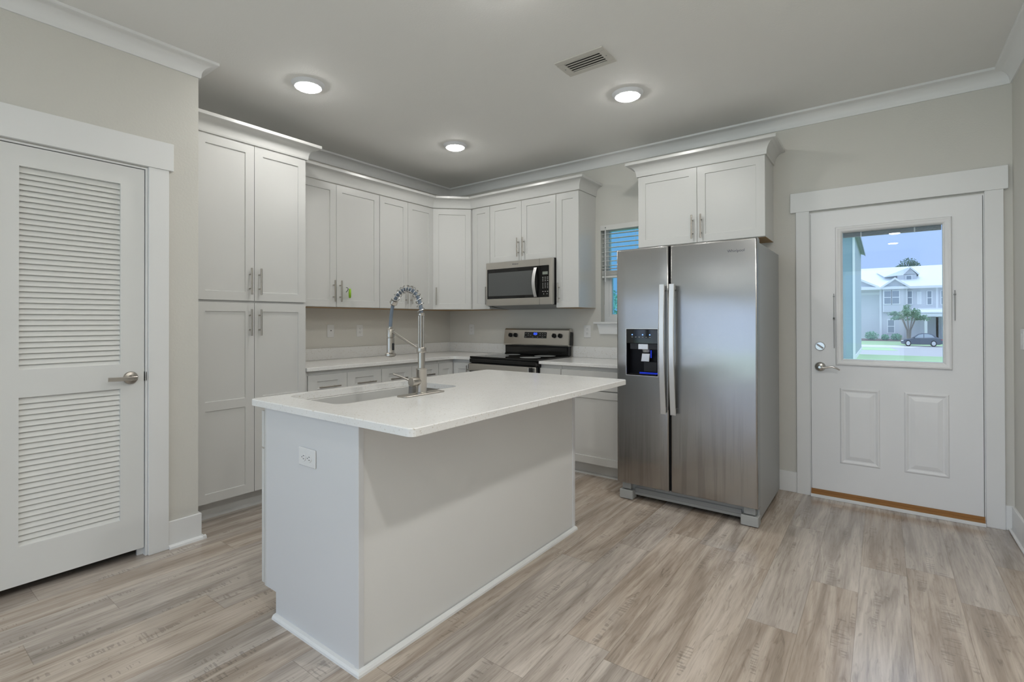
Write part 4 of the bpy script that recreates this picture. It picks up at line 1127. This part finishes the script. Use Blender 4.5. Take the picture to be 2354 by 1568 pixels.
# --- townhouse
HY = 51.0
ho = thing('townhouse', 'white two storey townhouse across the street with gables and dormer', 'house', (-2.364, 2.55, -.75))
ho.scale = (1.6, 1.6, 1.6)
MB().box(3.82, 14.0, HY, HY + 9, GZ, 4.10).obj('wall', 'siding_b', ho)
MB().box(-6, 3.80, HY + .6, HY + 9, GZ, 4.10).obj('wall', 'siding', ho)
# main roof
MB().prism([(HY - .5, 4.02), (HY + 5.2, 6.15), (HY + 9.5, 4.02), (HY + 9.5, 4.14), (HY + 5.2, 6.30), (HY - .5, 4.16)], 'x', -6.5, 14.5).obj('roof', 'roof', ho)
MB().box(-6.5, 14.5, HY - .56, HY - .50, 3.96, 4.16).obj('fascia', 'otrim', ho)
def gable(x0, x1, za, zb, y0, y1, over=.25, nm='gable'):
    xm = (x0 + x1) / 2
    g_ = MB().prism([(x0, zb), (x1, zb), (xm, za)], 'y', y0, y1).obj(nm, 'siding_b', ho)
    t_ = .11; s = (za - zb) / (xm - x0)
    MB().prism([(x0 - over, zb - over * s), (xm, za), (x1 + over, zb - over * s), (x1 + over, zb - over * s + t_), (xm, za + t_ * 1.1), (x0 - over, zb - over * s + t_)], 'y', y0 - .3, y1 + 3).obj('gable_roof', 'roof', ho)
    MB().prism([(x0 - over, zb - over * s - .06), (xm, za - .06), (x1 + over, zb - over * s - .06), (x1 + over, zb - over * s + t_), (xm, za + t_ * 1.1), (x0 - over, zb - over * s + t_)], 'y', y0 - .38, y0 - .3).obj('rake_board', 'otrim', ho)
    return g_
gable(4.00, 5.60, 4.84, 4.20, HY - .25, HY + 1.2)
gable(.9, 3.5, 4.95, 4.25, HY - .10, HY + 1.6)
MB().box(4.0, 5.6, HY - .25, HY, 2.0, 4.20).obj('bay', 'siding_b', ho)
MB().box(-6, 3.8, HY + .55, HY + .6, 3.55, 3.78).box(3.74, 3.90, HY - .06, HY + .60, GZ, 4.1).box(3.98, 4.05, HY - .27, HY - .25, 2.0, 4.2).box(5.55, 5.62, HY - .27, HY - .25, 2.0, 4.2).box(7.45, 7.60, HY - .05, HY, GZ, 4.1).obj('corner_board', 'otrim', ho)
# dormer
dm = MB().box(5.00, 6.30, HY + 1.4, HY + 4, 4.5, 5.30).prism([(5.40, 5.28), (6.30, 5.28), (5.85, 5.84)], 'y', HY + 1.4, HY + 3).obj('dormer', 'siding_b', ho)
MB().add([(4.1, HY + 1.1, 5.16), (5.36, HY + 1.1, 5.24), (5.87, HY + 1.1, 5.92), (5.87, HY + 4.4, 5.92), (3.5, HY + 3.4, 5.72), (4.1, HY + 4.4, 5.10), (6.45, HY + 4.4, 5.22), (6.45, HY + 1.1, 5.22)], [(0, 1, 2, 4), (2, 3, 4), (4, 3, 5), (0, 4, 5), (0, 5, 3, 2, 1), (2, 7, 6, 3)]).obj('dormer_roof', 'roof', ho)
MB().prism([(5.30, 5.26), (5.36, 5.20), (5.85, 5.80), (6.40, 5.22), (6.50, 5.26), (5.87, 5.94)], 'y', HY + .92, HY + 1.0).obj('rake_board', 'otrim', ho)
def owin(x0, x1, z0, z1, y, name='window', split=True):
    w = MB().box(x0 - .07, x1 + .07, y - .05, y, z0 - .07, z1 + .07).obj(name, 'otrim', ho)
    MB().box(x0, x1, y - .06, y - .049, z0, z1).obj('pane', 'opane', w)
    if split: MB().box(x0, x1, y - .075, y - .058, (z0 + z1) / 2 - .03, (z0 + z1) / 2 + .03).obj('meeting_rail', 'otrim', w)
    return w
owin(4.08, 4.52, 2.72, 3.80, HY - .25); owin(4.62, 5.07, 2.72, 3.80, HY - .25)
owin(5.66, 5.92, 2.68, 3.74, HY); owin(6.93, 7.17, 2.62, 3.70, HY); owin(7.80, 8.05, 2.62, 3.70, HY)
owin(4.32, 4.73, .24, 1.30, HY - .0)
owin(5.62, 5.94, 4.72, 5.15, HY + 1.4, split=False)
MB().box(6.25, 6.55, HY - .03, HY, 2.62, 3.70).obj('shutter', 'otrim', ho)
# porch
MB().prism([(HY - 2.2, 1.82), (HY, 2.20), (HY, 2.32), (HY - 2.2, 1.95)], 'x', 5.9, 14).box(5.9, 14, HY - 2.2, HY - 2.1, 1.58, 1.84).obj('porch_roof', 'roof', ho)
for x in (6.62, 7.85, 9.4): MB().box(x, x + .17, HY - 2.15, HY - 1.98, GZ, 1.6).obj('porch_column', 'otrim', ho)
MB().box(6.95, 7.75, HY - .05, HY, -.2, 1.55).obj('front_door', mat('grey_door', rgb(.46, .48, .50), .6), ho)
MB().box(5.6, 14, HY - 2.2, HY, GZ, -.18).obj('porch_floor', 'concrete', ho)

# --- neighbouring wing at left
nb = thing('neighbor_wing', 'blue grey sided neighboring building close at left in door glass', 'building', (0, 0, 0))
MB().box(-6, 2.985, 21.72, 29.6, GZ, 5.0).obj('wall', 'siding_c', nb)
MB().box(2.986, 3.03, 21.80, 29.6, GZ, 5.0).obj('side_wall', 'siding_d', nb)
MB().box(2.955, 3.035, 21.68, 21.80, GZ, 5.0).box(3.03, 3.06, 21.80, 29.6, GZ, GZ + .16).obj('corner_board', 'otrim', nb)
MB().prism([(3.16, 4.86), (3.22, 4.78), (3.22, 4.92), (-2, 7.2), (-6.5, 5.0), (-6.5, 4.85), (-2, 7.0)], 'y', 21.3, 30.0).obj('roof', mat('grey_soffit', rgb(.34, .38, .42), .7), nb)

# --- plants
def leaf_cloud(mb, c, rad, n, size, squash=1.0, shell=.55):
    for _ in range(n):
        while True:
            p = Vector((random.uniform(-1, 1), random.uniform(-1, 1), random.uniform(-1, 1)))
            if shell < p.length < 1: break
        q = Vector((p.x * rad[0], p.y * rad[1], p.z * rad[2])) + Vector(c)
        a = Vector((random.gauss(0, 1), random.gauss(0, 1), random.gauss(0, 1))).normalized(); b = a.orthogonal().normalized(); s = size * random.uniform(.6, 1.3)
        v = [mb.bm.verts.new(q + a * s), mb.bm.verts.new(q + b * s * .5), mb.bm.verts.new(q - a * s), mb.bm.verts.new(q - b * s * .5)]
        mb.bm.faces.new(v)
ct_ = thing('crepe_myrtle', 'small spreading multi trunk tree before the townhouse porch', 'tree', (6.56, 77.4, -1.436))
ct_.scale = (1.68, 1.68, 1.68)
tr = MB(); lf_ = MB()
tips = []
for k in range(9):
    a = 2 * PI * k / 9 + .3; rr = random.uniform(.8, 1.15); h_ = 2.35 + random.uniform(-.25, .35) - .45 * abs(math.cos(a))
    st_ = [(0.05 * math.cos(a), .05 * math.sin(a), -.24), (.12 * math.cos(a), .12 * math.sin(a), .9), (.45 * rr * math.cos(a), .45 * rr * math.sin(a), 1.75), (.98 * rr * math.cos(a), .98 * rr * math.sin(a), h_)]
    tr.tube(st_, .03, 6, [.05, .042, .03, .012])
    for u in (.35, .55, .75, .92, 1.05):
        p = Vector(st_[2]).lerp(Vector(st_[3]), u)
        leaf_cloud(lf_, p + Vector((0, 0, .05)), (.24, .24, .15), 34, .07, shell=.1)
    leaf_cloud(lf_, Vector(st_[3]) + Vector((.22 * math.cos(a), .2 * math.sin(a), -.05)), (.18, .18, .12), 26, .07, shell=.1)
leaf_cloud(lf_, (0, 0, 2.0), (.75, .75, .45), 260, .07, shell=.1)
tr.obj('trunk', 'bark', ct_, smooth=True); lf_.obj('crown', 'leaf', ct_, recalc=False)
def bush(x, y, w, h, lb, m='leaf_w'):
    t_ = thing('shrub', lb, 'shrub', (x, y, gz(y) + .05), group='shrubs along the townhouse')
    b = MB(); leaf_cloud(b, (0, 0, h * .5), (w, .6, h * .55), 420, .11, shell=.2); b.obj('foliage', m, t_, recalc=False)
    MB().cyl((0, 0, 0), (0, 0, h * .5), .05, 8).obj('stem', 'bark', t_)
bush(2.76, 82.0, .80, 1.12, 'round green shrub at left under the townhouse side wall')
bush(4.23, 82.0, .45, .74, 'low green shrub left of the townhouse ground floor window')
bush(5.41, 82.0, .60, .84, 'low green shrub under the townhouse ground floor window')
bt = thing('oak_tree', 'big dark round tree rising behind the townhouse roof', 'tree', (8.12, 127, -1.31))
bt.scale = (1.6, 1.6, 1.6)
b = MB()
for cx, cz, rx, rz in ((0, 8.6, 1.0, .95), (-.75, 8.0, .75, .7), (.6, 8.3, .65, .8), (-1.2, 7.4, .7, .6), (.2, 7.2, 1.7, 1.0), (1.6, 7.9, .6, .5), (1.9, 7.3, .7, .7)):
    leaf_cloud(b, (cx, 0, cz), (rx, .8, rz), 420, .13, shell=.25)
b.obj('crown', 'leaf_d', bt, recalc=False); MB().cyl((0, 0, 0), (0, 0, 7.5), .3, 10).obj('trunk', 'bark', bt)
# trees seen through the small window
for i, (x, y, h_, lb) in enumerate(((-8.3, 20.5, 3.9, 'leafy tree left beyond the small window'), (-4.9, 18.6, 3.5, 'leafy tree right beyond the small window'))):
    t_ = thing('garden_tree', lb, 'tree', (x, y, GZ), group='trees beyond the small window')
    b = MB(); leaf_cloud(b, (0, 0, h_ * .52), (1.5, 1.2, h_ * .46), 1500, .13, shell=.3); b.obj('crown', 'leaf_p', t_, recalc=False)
    MB().cyl((0, 0, 0), (0, 0, h_ * .5), .12, 8).obj('trunk', 'bark', t_)

# --- parked car (nose to the left)
car = thing('car', 'dark blue grey sedan parked on the street', 'car', (5.706, 74.76, gz(74.76) + .012))
car.scale = (.83, .83, 1.13)
cw = .88
cp_ = mat('dark_blue_car_paint', rgb(.10, .12, .16), .22, .2, coat=.6)
low = [(.02, .30), (.0, .48), (.06, .62), (.35, .74), (1.15, .86), (1.35, .90), (3.35, .94), (4.25, .92), (4.58, .86), (4.66, .60), (4.62, .32), (4.2, .22), (.4, .22)]
MB().prism(low, 'y', -cw, cw, .045).obj('body', cp_, car)
gh = [(1.20, .86), (1.95, 1.30), (2.35, 1.40), (3.00, 1.40), (3.50, 1.28), (4.15, .92)]
b = MB()
A_ = [b.bm.verts.new((x, -.80 + (z - .86) * .32, z)) for x, z in gh]; B_ = [b.bm.verts.new((x, .80 - (z - .86) * .32, z)) for x, z in gh]
b.bm.faces.new(A_); b.bm.faces.new(B_[::-1])
for i in range(len(gh)): b.bm.faces.new((A_[i], B_[i], B_[(i + 1) % len(gh)], A_[(i + 1) % len(gh)]))
b.obj('cabin', cp_, car)
for pts in ([(1.52, .92), (2.02, 1.25), (2.52, 1.33), (2.52, .93)], [(2.60, .93), (2.60, 1.33), (2.98, 1.33), (3.42, 1.22), (3.72, .96)]):
    b = MB()
    f_ = [b.bm.verts.new((x, -.815 + (z - .86) * .32, z)) for x, z in pts]; g2 = [b.bm.verts.new((x, -.79 + (z - .86) * .32, z)) for x, z in pts]
    b.bm.faces.new(f_); b.bm.faces.new(g2[::-1])
    for i in range(len(pts)): b.bm.faces.new((f_[i], g2[i], g2[(i + 1) % len(pts)], f_[(i + 1) % len(pts)]))
    b.obj('side_window', mat('car_glass', rgb(.36, .42, .46), .1) if 'car_glass' not in bpy.data.materials else bpy.data.materials['car_glass'], car)
for x in (.82, 3.62):
    for y in (-cw + .10, cw - .10):
        wh = MB().lathe([(.24, -.11), (.32, -.10), (.335, -.06), (.335, .06), (.32, .10), (.24, .11)], (x, y, .335), (0, 1, 0), 24).obj('wheel', 'black', car, smooth=True)
        s_ = -1 if y < 0 else 1
        MB().lathe([(.225, 0), (.225, .01), (.10, .03), (0, .03)], (x, y + s_ * .10, .335), (0, s_, 0), 16).obj('hubcap', mat('alloy', rgb(.7, .7, .7), .3, .3) if 'alloy' not in bpy.data.materials else bpy.data.materials['alloy'], wh)
MB().box(4.42, 4.67, -cw - .004, -cw + .25, .68, .80, .02).obj('tail_light', mat('red_tail_lamp', rgb(.75, .05, .05), .3), car)
MB().box(.02, .30, -cw - .002, -cw + .25, .56, .66, .02).obj('head_light', 'white_plastic', car)
MB().box(1.42, 1.58, -cw - .13, -cw + .08, .92, 1.03, .03).obj('side_mirror', cp_, car)
